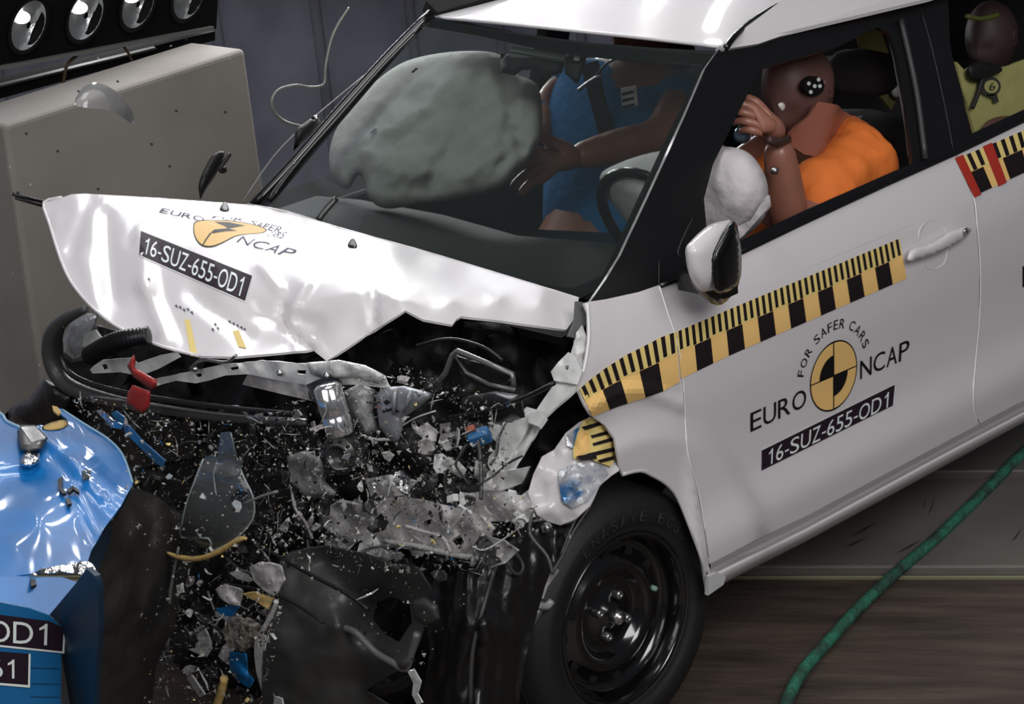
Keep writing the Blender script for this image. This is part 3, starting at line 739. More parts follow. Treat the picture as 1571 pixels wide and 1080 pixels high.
# ---- wheel
WH = Vector((-.136, .785, .311)); wa = Vector((.0, 1, .0))
wheel = lathe('tyre', [(.2, -.012), (.206, .0), (.215, .004), (.222, .003), (.226, .008), (.262, .014), (.266, .011), (.285, .004), (.298, -.012), (.304, -.03), (.306, -.06), (.306, -.115), (.304, -.14), (.296, -.16), (.262, -.178), (.2, -.17)], WH, wa, RUBBER, CAR, 96)
for k, h in enumerate((-.045, -.075, -.105, -.135)):
    lathe('tread_groove', [(.3045, h-.004), (.3072, h-.003), (.3072, h+.003), (.3045, h+.004)], WH, wa, mat('groove_black', (8, 8, 8), .9), wheel, 72)
rim = lathe('wheel_rim', [(.206, -.006), (.207, .002), (.2, .006), (.195, .0), (.19, -.012), (.186, -.03), (.18, -.05), (.165, -.056), (.15, -.05), (.135, -.034), (.122, -.028), (.11, -.03), (.1, -.04), (.092, -.056), (.085, -.06), (.06, -.058), (.052, -.05), (.034, -.047), (.03, -.036), (.0, -.034)], WH, wa, RIM, wheel, 72)
for k in range(12):
    a = 2*math.pi*k/12
    c = WH+Vector((math.cos(a)*.15, 0, math.sin(a)*.15))+wa*-.046
    lathe('vent_hole', [(.0, .002), (.012, .002), (.013, .0)], c, wa, mat('hole_black', (2, 2, 2), 1), rim, 14)
lathe('hub_cap', [(.018, -.034), (.018, -.02), (.015, -.015), (.009, -.014), (.008, -.010), (.0, -.009)], WH, wa, STEEL, rim, 24)
for k in range(4):
    a = math.radians(28+90*k)
    c = WH+Vector((math.cos(a)*.05, 0, math.sin(a)*.05))
    lathe('wheel_bolt', [(.012, -.056), (.012, -.034), (.009, -.03), (.006, -.029), (.005, -.034), (0, -.034)], c, wa, mat('dull_bolt', (160, 160, 158), .35, 1), rim, 8)
c = WH+Vector((-.13, 0, .02)); lathe('green_valve', [(.007, -.036), (.006, -.02), (0, -.018)], c, wa, mat('pale_green_cap', (130, 160, 140), .5), rim, 12)
TLM = mat('tyre_lettering', (46, 46, 45), .6)
for i, ch in enumerate('ENASAVE EC300'):
    if ch == ' ': continue
    a = math.radians(118-i*7.6); g_, fs_, ar = glyphs(ch)
    vs_ = []
    hgt = .026; wd = min(.024, hgt*ar)
    for x, y in g_:
        r = .232+y*hgt; s = (x-.5)*wd
        # seen from outside, the car's rear (-x) is to the right
        vs_.append(WH+Vector((math.cos(a)*r+math.sin(a)*s*1., .0145-abs(r-.246)*.12, math.sin(a)*r-math.cos(a)*s*1.)))
    vs_ = [Vector((2*WH.x-p.x, p.y, p.z)) for p in vs_]
    link('tyre_lettering', mesh('l', vs_, fs_), TLM, wheel, False)
lathe('brake_disc', [(.0, -.09), (.12, -.09), (.12, -.1), (0, -.1)], WH, wa, GREYM, CAR, 32)
# front body end piece: pinched wing corner with blue scrapes and the torn tape
# ------------------------------------------------------------------ cabin
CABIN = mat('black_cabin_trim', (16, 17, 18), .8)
box('cabin_floor', (-1.55, 0, .28), (2.6, 1.4, .04), CABIN, CAR, None, .01)
fd = box('far_door', (-1.35, -.70, .62), (2.1, .05, .72), CABIN, CAR, None, .02)
grid('far_roof_rail', [[(-.92, -.52, 1.43), (-.92, -.5, 1.46)], [(-2.4, -.58, 1.41), (-2.4, -.55, 1.45)]], CABIN, CAR, .05)
for x0_, x1_, w in ((-1.45, -1.5, .1), (-2.35, -2.42, .16)):
    grid('far_pillar', [[(x0_+w/2, -.69, .97), (x0_-w/2, -.69, .97)], [(x1_+w/2, -.575, 1.42), (x1_-w/2, -.575, 1.42)]], CABIN, CAR, .04)
grid('cowl_panel', [[(-.18, .62, .95), (-.14, 0, .97), (-.2, -.62, .98)], [(-.3, .64, .97), (-.27, 0, .99), (-.33, -.64, .99)]], CABIN, CAR, .02)
grid('dashboard', [[(-.28, .66, .99), (-.24, .3, 1.0), (-.22, 0, 1.0), (-.26, -.3, 1.01), (-.34, -.66, 1.02)], [(-.5, .66, 1.0), (-.48, .3, 1.02), (-.46, 0, 1.02), (-.48, -.3, 1.02), (-.55, -.66, 1.02)],
                   [(-.68, .66, .96), (-.7, .3, .98), (-.66, 0, .97), (-.68, -.3, .98), (-.7, -.66, .97)], [(-.72, .66, .8), (-.74, .3, .8), (-.7, 0, .7), (-.72, -.3, .8), (-.72, -.66, .8)], [(-.6, .66, .45), (-.6, .3, .45), (-.6, 0, .4), (-.6, -.3, .45), (-.6, -.66, .45)]], DARK, CAR, .02)
grid('firewall', [[(-.3, .62, 1.0), (-.3, -.62, 1.0)], [(-.35, .62, .3), (-.35, -.62, .3)]], CABIN, CAR, .02)
grid('rear_bulkhead', [[(-2.5, .62, 1.42), (-2.5, -.6, 1.42)], [(-2.6, .75, .3), (-2.6, -.75, .3)]], CABIN, CAR, .02)
SEAT = mat('charcoal_seat_fabric', (38, 38, 42), .9, bump=.3, bscale=220)
def loft(name, rings, m, parent):
    o = grid(name, rings, m, parent, closed=True, caps=True)
    sb = o.modifiers.new('round', 'SUBSURF'); sb.levels = 1; sb.render_levels = 1
    return o
def rring(c, hx, hy, n=16, e=.5):
    r = []
    for k in range(n):
        t = 2*math.pi*k/n; a, b = math.cos(t), math.sin(t)
        r.append(Vector(c)+Vector((hx*math.copysign(abs(a)**e, a), hy*math.copysign(abs(b)**e, b), 0)))
    return r
for y in (.36, -.36):
    loft('seat_back', [rring((-1.42, y, .5), .08, .23), rring((-1.5, y, .75), .08, .25), rring((-1.62, y, 1.0), .06, .23), rring((-1.68, y, 1.1), .045, .17)], SEAT, CAR)
    loft('seat_base', [rring((-1.12, y, .42), .26, .23), rring((-1.12, y, .5), .27, .25), rring((-1.12, y, .56), .25, .23)], SEAT, CAR)
    loft('head_rest', [rring((-1.64, y, 1.14), .035, .1), rring((-1.65, y, 1.2), .04, .12), rring((-1.66, y, 1.27), .03, .1)], SEAT, CAR)
loft('rear_seat', [rring((-2.35, 0, .45), .09, .6), rring((-2.42, 0, .8), .08, .6), rring((-2.48, 0, 1.05), .06, .58)], SEAT, CAR)
# steering wheel with rim
sw = Vector(U(1150, 220, 1, .38)); 
ax_ = Vector((-.9, 0, .42)).normalized()
ring = []
a_ = Vector((0, 1, 0)); b_ = ax_.cross(a_)
swc = Vector((-.80, .37, 1.0))
tube('steering_wheel', [swc+(a_*math.cos(t)+b_*math.sin(t))*.18 for t in np.linspace(0, 2*math.pi, 33)], .014, BLACK, CAR, 8, 0)
tube('steering_column', [swc-ax_*.35, swc-ax_*.02], .03, BLACK, CAR, 10, 0)
# airbags
BAGW = mat('airbag_fabric', (196, 190, 192), .75, bump=.35, bscale=45)
BAGG = mat('grey_airbag_fabric', (160, 158, 155), .8, bump=.5, bscale=14)
def f_bag(u, v, off=0):
    return U(u, v, 0, -.80)-Vector(ray(u, v)).normalized()*off
pillow('driver_airbag', smooth_poly([(920, 272), (950, 250), (1000, 234), (1050, 228), (1100, 224), (1140, 230), (1163, 250), (1178, 285), (1174, 330), (1150, 358), (1095, 400), (1000, 375), (945, 320)]), f_bag, .13, BAGW, CAR, 9, cr=(.012, 9), edge=75)
patch('airbag_tail', [(1176, 300), (1179, 318), (1140, 362), (1095, 400), (1100, 360), (1150, 340)], lambda u, v, off=0: U(u, v, 0, -.72)-Vector(ray(u, v)).normalized()*off, BAGW, CAR, 8, thick=.01, cr=(.01, 18))
def f_pbag(u, v, off=0):
    # faint seam and tether valleys
    k = max(0, 1-segd(u, v, (735, 120), (690, 240))/16)*.03+max(0, 1-segd(u, v, (560, 200), (640, 110))/12)*.02+max(0, 1-segd(u, v, (655, 290), (700, 200))/18)*.02+max(0, 1-segd(u, v, (790, 130), (770, 220))/10)*.02+max(0, 1-segd(u, v, (765, 90), (800, 230))/12)*.03
    return _fw(u, v, off-k-.30)
pillow('passenger_airbag', smooth_poly([(505, 235), (520, 190), (560, 140), (610, 100), (660, 84), (720, 78), (768, 84), (790, 112), (822, 128), (832, 165), (828, 215), (800, 260), (765, 290), (700, 306), (640, 314), (592, 320), (566, 304), (552, 268), (534, 290), (512, 275)]), f_pbag, .14, BAGG, CAR, 8, cr=(.028, 8), edge=85)
for (u, v) in [(636, 108), (573, 201)]:
    decal('vent_mark', [(u-6, v+3), (u+2, v-4), (u+6, v-3), (u-2, v+4)], lambda a, b, off=0: f_pbag(a, b, .135), mat('vent_mark_dark', (70, 74, 72), .8), CAR, .0, 12)

# ------------------------------------------------------------------ dummies
SKIN = mat('dummy_brown_vinyl', (158, 106, 88), .42, 0, .15, bump=.08, bscale=20, col2=(142, 92, 76), cscale=7, cpos=(.3, .7))
SKIND = mat('dummy_dark_brown_vinyl', (104, 72, 66), .5, bump=.08, bscale=20)
BLUES = mat('blue_cotton', (28, 112, 170), .85, bump=.4, bscale=30)
ORANGE = mat('orange_cotton', (226, 118, 46), .8, bump=.5, bscale=22)
def skin_body(name, joints, edges, m, parent, lv=2, root=0):
    """joints: (Vector, radius) grown as one continuous surface"""
    me = bpy.data.meshes.new(name); me.from_pydata([tuple(j[0]) for j in joints], edges, []); me.update()
    o = link(name, me, m, parent, False)
    md = o.modifiers.new('skin', 'SKIN'); md.use_smooth_shade = True
    if not me.skin_vertices: 
        bm = bmesh.new(); bm.from_mesh(me); bm.verts.layers.skin.verify(); bm.to_mesh(me); bm.free()
    for i, j in enumerate(joints):
        r = j[1]; me.skin_vertices[0].data[i].radius = (r, r) if not isinstance(r, tuple) else r
        me.skin_vertices[0].data[i].use_root = (i == root)
    s = o.modifiers.new('sub', 'SUBSURF'); s.levels = lv; s.render_levels = lv
    # bake to a plain mesh
    bpy.context.view_layer.update()
    ev = o.evaluated_get(bpy.context.evaluated_depsgraph_get()); nm = bpy.data.meshes.new_from_object(ev)
    o.modifiers.clear(); o.data = nm; nm.materials.clear(); nm.materials.append(m)
    nm.polygons.foreach_set('use_smooth', [True]*len(nm.polygons))
    return o
def wrinkle(o, amp, sc):
    me = o.data; N = [v.normal.copy() for v in me.vertices]
    for v, n in zip(me.vertices, N): v.co += n*crumple(v.co, amp, sc)
    me.update()
def hand(parent, wrist, fwd, side, palm_n, m, curl=.9, s=1., name='hand', spread=.12):
    """palm grown into five fingers; side = thumb side"""
    fwd, side, palm_n = fwd.normalized(), side.normalized(), palm_n.normalized()
    J = [(wrist-fwd*.02*s, .026*s), (wrist+fwd*.025*s, (.03*s, .022*s)), (wrist+fwd*.06*s, (.034*s, .02*s))]; E = [(0, 1), (1, 2)]
    for k, (lat, L) in enumerate([(.028, .075), (.0095, .084), (-.0095, .078), (-.027, .062)]):
        b = wrist+fwd*.075*s+side*lat*s
        d = (fwd+side*(lat*spread*30*.12)).normalized(); i0 = len(J)
        J.append((b, .0115*s)); E.append((2, i0)); p = b; a = 0
        for q, fl in enumerate((.45, .32, .25)):
            a += curl*(.5, .75, .55)[q]
            dd = d*math.cos(a)-palm_n*math.sin(a)*-1
            p = p+dd*L*fl*s*1.15; J.append((p, (.0098-.0012*q)*s)); E.append((len(J)-2, len(J)-1))
    i0 = len(J)
    t0 = wrist+fwd*.03*s+side*.034*s; J.append((t0, .0135*s)); E.append((1, i0))
    p = t0; a = 0
    for q, fl in enumerate((.032, .027)):
        dd = (fwd*.75+side*(.7-.5*q)+palm_n*(.35+.4*q)*curl).normalized(); p = p+dd*fl*s; J.append((p, (.0115-.0015*q)*s)); E.append((len(J)-2, len(J)-1))
    return skin_body(name, J, E, m, parent, 2)
def head_mesh(name, c, fwd, up, s, m, parent):
    fwd = fwd.normalized(); up = (up-fwd*up.dot(fwd)).normalized(); sd = fwd.cross(up)
    nu, nv = 40, 28; vs = []
    for j in range(nv+1):
        ph = math.pi*j/nv
        for i in range(nu):
            th = 2*math.pi*i/nu
            x = math.sin(ph)*math.cos(th); y = math.sin(ph)*math.sin(th); z = math.cos(ph)   # x forward
            X, Y, Z = x*.098, y*.077, z*.118
            if x < 0: X *= 1.02
            if z < 0:                                   # face narrows to the jaw, back of skull rises
                Y *= 1-.28*(-z)**1.4; X += .016*(-z)*max(0, x)
                if x < 0: X *= 1-.42*(-z)
            def g_(px, pz, py=0, w=.02): return math.exp(-(((Z-pz)/w)**2+((Y-py)/w)**2))*(1 if x > .2 else 0)
            X += .020*g_(0, -.018, 0, .013)+.010*g_(0, .002, 0, .011)      # nose
            X += .006*g_(0, .022, 0, .03)-.010*(g_(0, .004, .03, .015)+g_(0, .004, -.03, .015))   # brow and eye sockets
            X += .004*(g_(0, .003, .03, .008)+g_(0, .003, -.03, .008))
            X += .005*g_(0, -.052, 0, .012)-.005*g_(0, -.062, 0, .006)+.008*g_(0, -.09, 0, .02)    # lips, chin
            vs.append(c+(fwd*X+sd*Y+up*Z)*s)
    fs = []
    for j in range(nv):
        for i in range(nu):
            k = (i+1) % nu; fs.append([j*nu+i, j*nu+k, (j+1)*nu+k, (j+1)*nu+i])
    me = mesh(name, vs, fs)
    bm = bmesh.new(); bm.from_mesh(me); bmesh.ops.remove_doubles(bm, verts=bm.verts, dist=1e-5); bmesh.ops.recalc_face_normals(bm, faces=bm.faces); bm.to_mesh(me); bm.free()
    o = link(name, me, m, parent)
    for q in (-1, 1):
        e = []
        for t in np.linspace(0, 2*math.pi, 13)[:-1]:
            e.append(c+(fwd*(-.008+.013*math.cos(t))+up*(-.004+.028*math.sin(t)))*s)
        rows = [[p+sd*q*h*s*.077 for p in e] for h in (.85, 1.02)]+[[c+(p-c)*.6+sd*q*.077*s*.99+(fwd*-.003)*s for p in e]]
        grid('ear', rows, m, o, closed=True)
    return o, sd

# --- driver
P = lambda u, v, y: U(u, v, 1, y)
DR = thing('crash_test_dummy', 'brown driver dummy in an orange top, hand before its face, at the open door window', 'dummy', (-1.25, .36, .56))
D = {}
pelvis = Vector((-1.28, .36, .62)); belly = Vector((-1.3, .36, .78))
chest = P(1275, 262, .38); neck = P(1240, 208, .38); hc = P(1226, 136, .38)
shL = P(1318, 250, .56); shR = P(1215, 205, .18)
elL = P(1213, 352, .60); wrL = P(1192, 212, .60)
elR = P(1120, 260, .14); wrR = P(1090, 225, .2)
kneeL = Vector((-.78, .47, .66)); kneeR = Vector((-.78, .25, .66)); ftL = Vector((-.5, .47, .36)); ftR = Vector((-.5, .25, .36))
body = skin_body('body', [(pelvis, .15), (belly, .13), (chest, .14), (neck, .06), (shL, .062), (elL, .056), (lerp(elL, wrL, .5) and Vector(lerp(elL, wrL, .45)), .052), (wrL, .038),
        (shR, .06), (elR, .042), (wrR, .028), (kneeL, .07), (ftL, .045), (kneeR, .07), (ftR, .045)],
        [(0, 1), (1, 2), (2, 3), (2, 4), (4, 5), (5, 6), (6, 7), (2, 8), (8, 9), (9, 10), (0, 11), (11, 12), (0, 13), (13, 14)], SKIN, DR, 2)
top = skin_body('orange_top', [(pelvis, .165), (belly, .185), (chest+Vector((0, 0, -.01)), .185), (Vector(lerp(chest, neck, .35)), .12), (shL, .105), (Vector(lerp(shL, elL, .8)), .095), (shR, .085), (Vector(lerp(shR, elR, .35)), .07)],
        [(0, 1), (1, 2), (2, 3), (2, 4), (4, 5), (2, 6), (6, 7)], ORANGE, DR, 2)
for _ in range(1):
    bm = bmesh.new(); bm.from_mesh(top.data); bmesh.ops.subdivide_edges(bm, edges=bm.edges, cuts=1, use_grid_fill=True); bm.to_mesh(top.data); bm.free()
wrinkle(top, .016, 9)
top.data.polygons.foreach_set('use_smooth', [True]*len(top.data.polygons))
ff = (P(1190, 200, .40)-P(1238, 92, .36)); upv = P(1262, 84, .36)-P(1205, 150, .38)
skin_body('dark_trousers', [(pelvis, .17), (Vector((-1.0, .46, .65)), .095), (Vector((-.74, .47, .645)), .095), (Vector((-.5, .47, .40)), .07), (Vector((-1.0, .26, .65)), .095), (Vector((-.74, .25, .645)), .095), (Vector((-.5, .25, .40)), .07)], [(0, 1), (1, 2), (2, 3), (0, 4), (4, 5), (5, 6)], mat('navy_cotton', (18, 44, 66), .9), DR, 2)
hd, sdv = head_mesh('head', hc, Vector((.86, .06, -.42)), Vector((.40, 0, .90)), 1.12, SKIND, DR)
# target disc on the side of the head
fhd = lambda u, v, off=0: P(u, v, .38+.094)+Vector((0, off, 0))
dk = [(1249+16*math.cos(a)-2*math.sin(a)*0, 132+15*math.sin(a)) for a in np.linspace(0, 2*math.pi, 25)[:-1]]
dm = patch('target_disc', dk, fhd, LOGOK, hd, 6, thick=.012)
for du, dv in [(0, 0), (-9, -4), (6, -10), (-6, 9), (8, 0)]:
    decal('target_dot', [(1249+du+3*math.cos(a), 132+dv+3.2*math.sin(a)) for a in np.linspace(0, 2*math.pi, 9)[:-1]], fhd, INKW, dm, .002, 6)
# neck bib
NB = mat('tan_leather_bib', (150, 94, 76), .38, 0, .25)
def f_bib(u, v, off=0):
    k = max(0, 1-segd(u, v, (1268, 160), (1245, 240))/30)
    return P(u, v, .50)+Vector((0, off+.03*k, 0))
patch('neck_bib', [(1250, 155), (1275, 160), (1312, 182), (1278, 210), (1246, 240), (1228, 236), (1215, 224), (1214, 205), (1238, 178)], f_bib, NB, DR, 8, thick=.012)
patch('blue_strap', [(1313, 183), (1326, 178), (1290, 208), (1248, 241), (1244, 238), (1280, 208)], lambda u, v, off=0: f_bib(u, v, off-.004), mat('blue_grey_strap', (88, 98, 116), .7), DR, 8, thick=.01)
# forearm sleeve end and wrist bracelet of joints
tube('wrist_joint', [P(1178, 214, .63), P(1192, 219, .635), P(1208, 214, .62)], .011, mat('dark_brown_joint', (60, 42, 38), .5), DR, 8, 4)
lathe('arm_bolt', [(0, .006), (.009, .004), (.009, -.01)], P(1190, 262, .646), Vector((0, 1, 0)), STEEL, DR, 12)
hand(DR, wrL+Vector((0, 0, .015)), P(1150, 178, .58)-P(1200, 208, .58), Vector((0, -.25, 1)), Vector((-.3, -.8, -.3)), SKIN, 1.0, 1.12)
pillow('chalk_mark', smooth_poly([(1194, 160), (1200, 157), (1205, 162), (1203, 171), (1197, 168)]), lambda u, v, off=0: P(u, v, .585)+Vector((0, off, 0)), .006, mat('white_putty', (215, 210, 205), .7), DR, 3, edge=4)
lathe('wrist_sensor', [(0, .0), (.014, .0), (.02, -.01), (.022, -.03), (0, -.03)], P(1140, 202, .55), Vector((.6, .6, .5)), mat('sensor_glass', (120, 150, 170), .15, .4), DR, 16)
# --- passenger
PD = thing('crash_test_dummy', 'brown passenger dummy in a blue top seen through the windscreen, arm reaching to the airbag', 'dummy', (-1.25, -.36, .56))
pel = Vector((-1.28, -.36, .62)); ch2 = P(960, 150, -.36); nk2 = P(985, 88, -.36); h2 = P(985, 35, -.36)
sR = P(868, 128, -.56); eR = P(836, 158, -.58); wR = P(838, 215, -.5); sL = P(1050, 140, -.16); eL = P(1012, 208, -.12); wL = P(876, 243, -.14)
skin_body('body', [(pel, .15), (Vector(lerp(pel, ch2, .5)), .13), (ch2, .13), (nk2, .06), (sR, .06), (eR, .045), (wR, .03), (sL, .06), (eL, .05), (Vector(lerp(eL, wL, .5)), .052), (wL, .036), (Vector((-.8, -.25, .66)), .07), (Vector((-.55, -.25, .36)), .045), (Vector((-.8, -.47, .66)), .07), (Vector((-.55, -.47, .36)), .045)],
          [(0, 1), (1, 2), (2, 3), (2, 4), (4, 5), (5, 6), (2, 7), (7, 8), (8, 9), (9, 10), (0, 11), (11, 12), (0, 13), (13, 14)], SKIN, PD, 2)
skin_body('blue_top', [(pel, .2), (Vector(lerp(pel, ch2, .5)), .18), (ch2, .162), (Vector(lerp(ch2, nk2, .5)), .1), (sR, .08), (Vector(lerp(sR, eR, .35)), .066), (sL, .09), (Vector(lerp(sL, eL, .4)), .078)], [(0, 1), (1, 2), (2, 3), (2, 4), (4, 5), (2, 6), (6, 7)], BLUES, PD, 2)
skin_body('blue_shorts', [(pel, .17), (Vector((-.98, -.26, .655)), .105), (Vector((-.72, -.25, .64)), .10), (Vector((-.98, -.46, .655)), .105), (Vector((-.72, -.47, .64)), .10)], [(0, 1), (1, 2), (0, 3), (3, 4)], mat('navy_cotton', (18, 44, 66), .9), PD, 2)
hand(PD, wL, P(800, 256, -.16)-wL, Vector((0, -.3, 1)), Vector((.2, .6, -.6)), SKIN, .35, 1.45)
head_mesh('head', h2, Vector((.95, 0, -.25)), Vector((.2, 0, 1)), 1.1, SKIND, PD)
fch = lambda u, v, off=0: U(u, v, 0, ch2.x+.175)+Vector((off, 0, 0))
patch('white_tag', [(952, 136), (975, 131), (978, 162), (955, 168)], fch, INKW, PD, 8, thick=.004)
for k in range(3): decal('tag_bar', [(955+k*.7, 142+k*10), (973+k*.7, 138+k*10), (973+k*.7, 142+k*10), (955+k*.7, 147+k*10)], fch, LOGOK, PD, .003, 10)
grid('seat_belt', [[U(u, v, 0, ch2.x+.17) for u, v in r] for r in [[(892, 100), (918, 92)], [(905, 150), (928, 146)], [(915, 185), (938, 180)], [(920, 210), (945, 205)], [(930, 240), (955, 235)]]], mat('dark_belt_webbing', (34, 32, 32), .7), PD, .004)
tube('belt_sensor', [U(u, v, 0, ch2.x+.2) for u, v in [(888, 138), (905, 125), (922, 115)]], .006, STEEL, PD, 8, 3)
tube('belt_cable', [U(u, v, 0, ch2.x+.2) for u, v in [(915, 116), (930, 98), (950, 88)]], .004, BLACK, PD, 6, 3)
patch('arm_edge_tape', [(826, 150), (834, 154), (842, 160), (845, 168), (840, 160), (832, 158)], lambda u, v, off=0: P(u, v, -.52)+Vector((0, off, 0)), INKW, PD, 8, thick=.003)

# --- rear seats: two child dummies
PALE = mat('pale_yellow_cloth', (176, 172, 110), .85, bump=.3, bscale=25)
OLIVE = mat('olive_cloth', (104, 100, 58), .85, bump=.3, bscale=25)
def child(label, y, pts, cloth, emblem=False):
    t = thing('child_dummy', label, 'dummy', (-2.1, y, .6))
    pel, chs, nk, hd_ = [P(u, v, y) for u, v in pts]
    a, b = .13, .17
    skin_body('body', [(pel, .11), (chs, .11), (nk, .045), (chs+Vector((0, a, .04)), .045), (chs+Vector((.16, b, -.1)), .035), (chs+Vector((0, -a, .04)), .045), (chs+Vector((.16, -b, -.1)), .035), (pel+Vector((.3, .08, .03)), .06), (pel+Vector((.42, .08, -.2)), .04), (pel+Vector((.3, -.08, .03)), .06), (pel+Vector((.42, -.08, -.2)), .04)],
              [(0, 1), (1, 2), (1, 3), (3, 4), (1, 5), (5, 6), (0, 7), (7, 8), (0, 9), (9, 10)], SKIND, t, 2)
    skin_body('cloth_top', [(pel, .13), (chs, .14), (Vector(lerp(chs, nk, .6)), .075), (chs+Vector((0, a+.02, .03)), .06), (chs+Vector((0, -a-.02, .03)), .06)], [(0, 1), (1, 2), (1, 3), (1, 4)], cloth, t, 2)
    head_mesh('head', hd_, Vector((.9, .1, -.2)), Vector((.2, 0, 1)), .92, mat('dark_vinyl_head', (58, 42, 40), .6), t)
    return t
CH1 = child('child dummy in pale yellow top with number 6 mark behind the rear door window', .36, [(1540, 250), (1528, 165), (1530, 92), (1522, 58)], PALE)
fch1 = lambda u, v, off=0: P(u, v, .36+.15)+Vector((0, off, 0))
patch('harness_plate', [(1490, 182), (1471, 112), (1468, 95), (1480, 108), (1500, 100), (1530, 108), (1571, 92), (1640, 70), (1640, 150), (1571, 190), (1500, 220)], lambda u, v, off=0: fch1(u, v, off), PALE, CH1, 9, thick=.01, cr=(.008, 14))
rg = [(1514+16*math.cos(a), 132+15*math.sin(a)) for a in np.linspace(0, 2*math.pi, 21)[:-1]]
decal('harness_ring', rg, fch1, mat('harness_grey', (60, 60, 56), .6), CH1, .012, 8)
decal('harness_ring_face', [(1514+11*math.cos(a), 132+10*math.sin(a)) for a in np.linspace(0, 2*math.pi, 21)[:-1]], fch1, PALE, CH1, .015, 8)
lettering('harness_number', '6', (1510, 139), (1519, 136), (1509, 127), fch1, mat('harness_grey', (60, 60, 56), .6), CH1, .018, p3=(1518, 125))
decal('harness_strap', [(1506, 145), (1524, 144), (1527, 156), (1519, 157), (1518, 150)], fch1, mat('harness_grey', (60, 60, 56), .6), CH1, .012, 8)
HN = mat('harness_black', (22, 22, 22), .6)
tube('harness_strap', [fch1(u, v, .02) for u, v in [(1482, 165), (1492, 140), (1498, 120), (1512, 104)]], .007, HN, CH1, 8, 4)
pillow('harness_buckle', smooth_poly([(1474, 104), (1490, 94), (1520, 98), (1528, 108), (1508, 118), (1492, 124), (1478, 120)]), lambda u, v, off=0: fch1(u, v, off+.02), .02, HN, CH1, 7, edge=10)
pillow('hand', smooth_poly([(1494, 204), (1504, 186), (1522, 178), (1544, 178), (1540, 196), (1510, 212)]), lambda u, v, off=0: fch1(u, v, off+.02), .02, SKIND, CH1, 6, edge=12)
tube('neck_collar', [fch1(u, v, -.03) for u, v in [(1498, 26), (1515, 30), (1532, 28), (1545, 24)]], .007, mat('green_yellow_collar', (84, 88, 36), .6), CH1, 8, 4)
CH2 = child('child dummy in olive top seen through the gap behind the driver dummy', -.3, [(1420, 190), (1360, 100), (1352, 50), (1345, 8)], OLIVE)
fc2 = lambda u, v, off=0: P(u, v, .0)+Vector((0, off, 0))
patch('olive_shawl', [(1318, 40), (1356, 34), (1374, 90), (1386, 150), (1376, 170), (1352, 140), (1338, 100)], lambda u, v, off=0: fc2(u, v, off-.02), OLIVE, CH2, 8, thick=.01, cr=(.02, 14))
tube('harness_strap', [fc2(u, v) for u, v in [(1352, 120), (1362, 105), (1368, 92), (1374, 96)]], .007, mat('pale_strap', (130, 124, 104), .7), CH2, 8, 4)
pillow('white_buckle', smooth_poly([(1368, 132), (1378, 126), (1384, 140), (1378, 152), (1368, 146)]), fc2, .02, mat('pale_grey_plastic', (170, 170, 168), .5), CH2, 5, edge=8)
# ------------------------------------------------------------------ the crushed nose
def fx(x, slope=0.):
    return lambda u, v, off=0: U(u, v, 0, x)-Vector(ray(u, v)).normalized()*off
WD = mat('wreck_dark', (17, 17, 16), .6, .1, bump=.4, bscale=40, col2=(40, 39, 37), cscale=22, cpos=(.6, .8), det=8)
WD2 = mat('black_torn_plastic', (20, 20, 20), .38, 0, .1, bump=.3, bscale=30)
GRD = mat('dark_grey_plastic', (58, 58, 57), .42, 0, .1, bump=.15, bscale=30)
GP = mat('crushed_grey_metal', (198, 194, 194), .45, .05, bump=.5, bscale=35, col2=(140, 136, 136), cscale=10)
GBL = mat('blue_grey_casting', (154, 157, 164), .4, .4, bump=.3, bscale=30)
SUP = mat('white_primed_steel', (206, 206, 204), .42, .05, .1, bump=.3, bscale=30)
CHM = mat('crinkled_chrome', (215, 215, 215), .16, 1, bump=.9, bscale=28)
SCR = mat('scraped_white_paint', (196, 198, 202), .3, .3, .4, bump=.7, bscale=18, col2=(62, 118, 172), cscale=11, cpos=(.46, .56))
SILV = mat('silvered_plastic', (205, 205, 210), .22, .5, .3, bump=.8, bscale=30)
REDP = mat('red_plastic', (150, 40, 36), .45, 0, .1, bump=.1, bscale=40)
TAN = mat('tan_foam', (188, 158, 96), .8, bump=.4, bscale=40)
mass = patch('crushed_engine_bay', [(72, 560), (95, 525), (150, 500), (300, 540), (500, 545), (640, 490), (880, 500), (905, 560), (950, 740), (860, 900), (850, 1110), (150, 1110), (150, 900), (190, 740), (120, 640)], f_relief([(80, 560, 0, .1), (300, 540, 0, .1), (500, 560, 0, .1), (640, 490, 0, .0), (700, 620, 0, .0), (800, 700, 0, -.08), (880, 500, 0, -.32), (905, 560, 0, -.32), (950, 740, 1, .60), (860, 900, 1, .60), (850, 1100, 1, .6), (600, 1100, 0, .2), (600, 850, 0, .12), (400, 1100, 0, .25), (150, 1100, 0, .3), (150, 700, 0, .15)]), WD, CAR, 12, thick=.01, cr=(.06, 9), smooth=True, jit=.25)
patch('engine_bay_shadow_wall', [(600, 480), (790, 490), (790, 600), (560, 700), (520, 560)], fx(-.2), CABIN, CAR, 30, thick=.01)
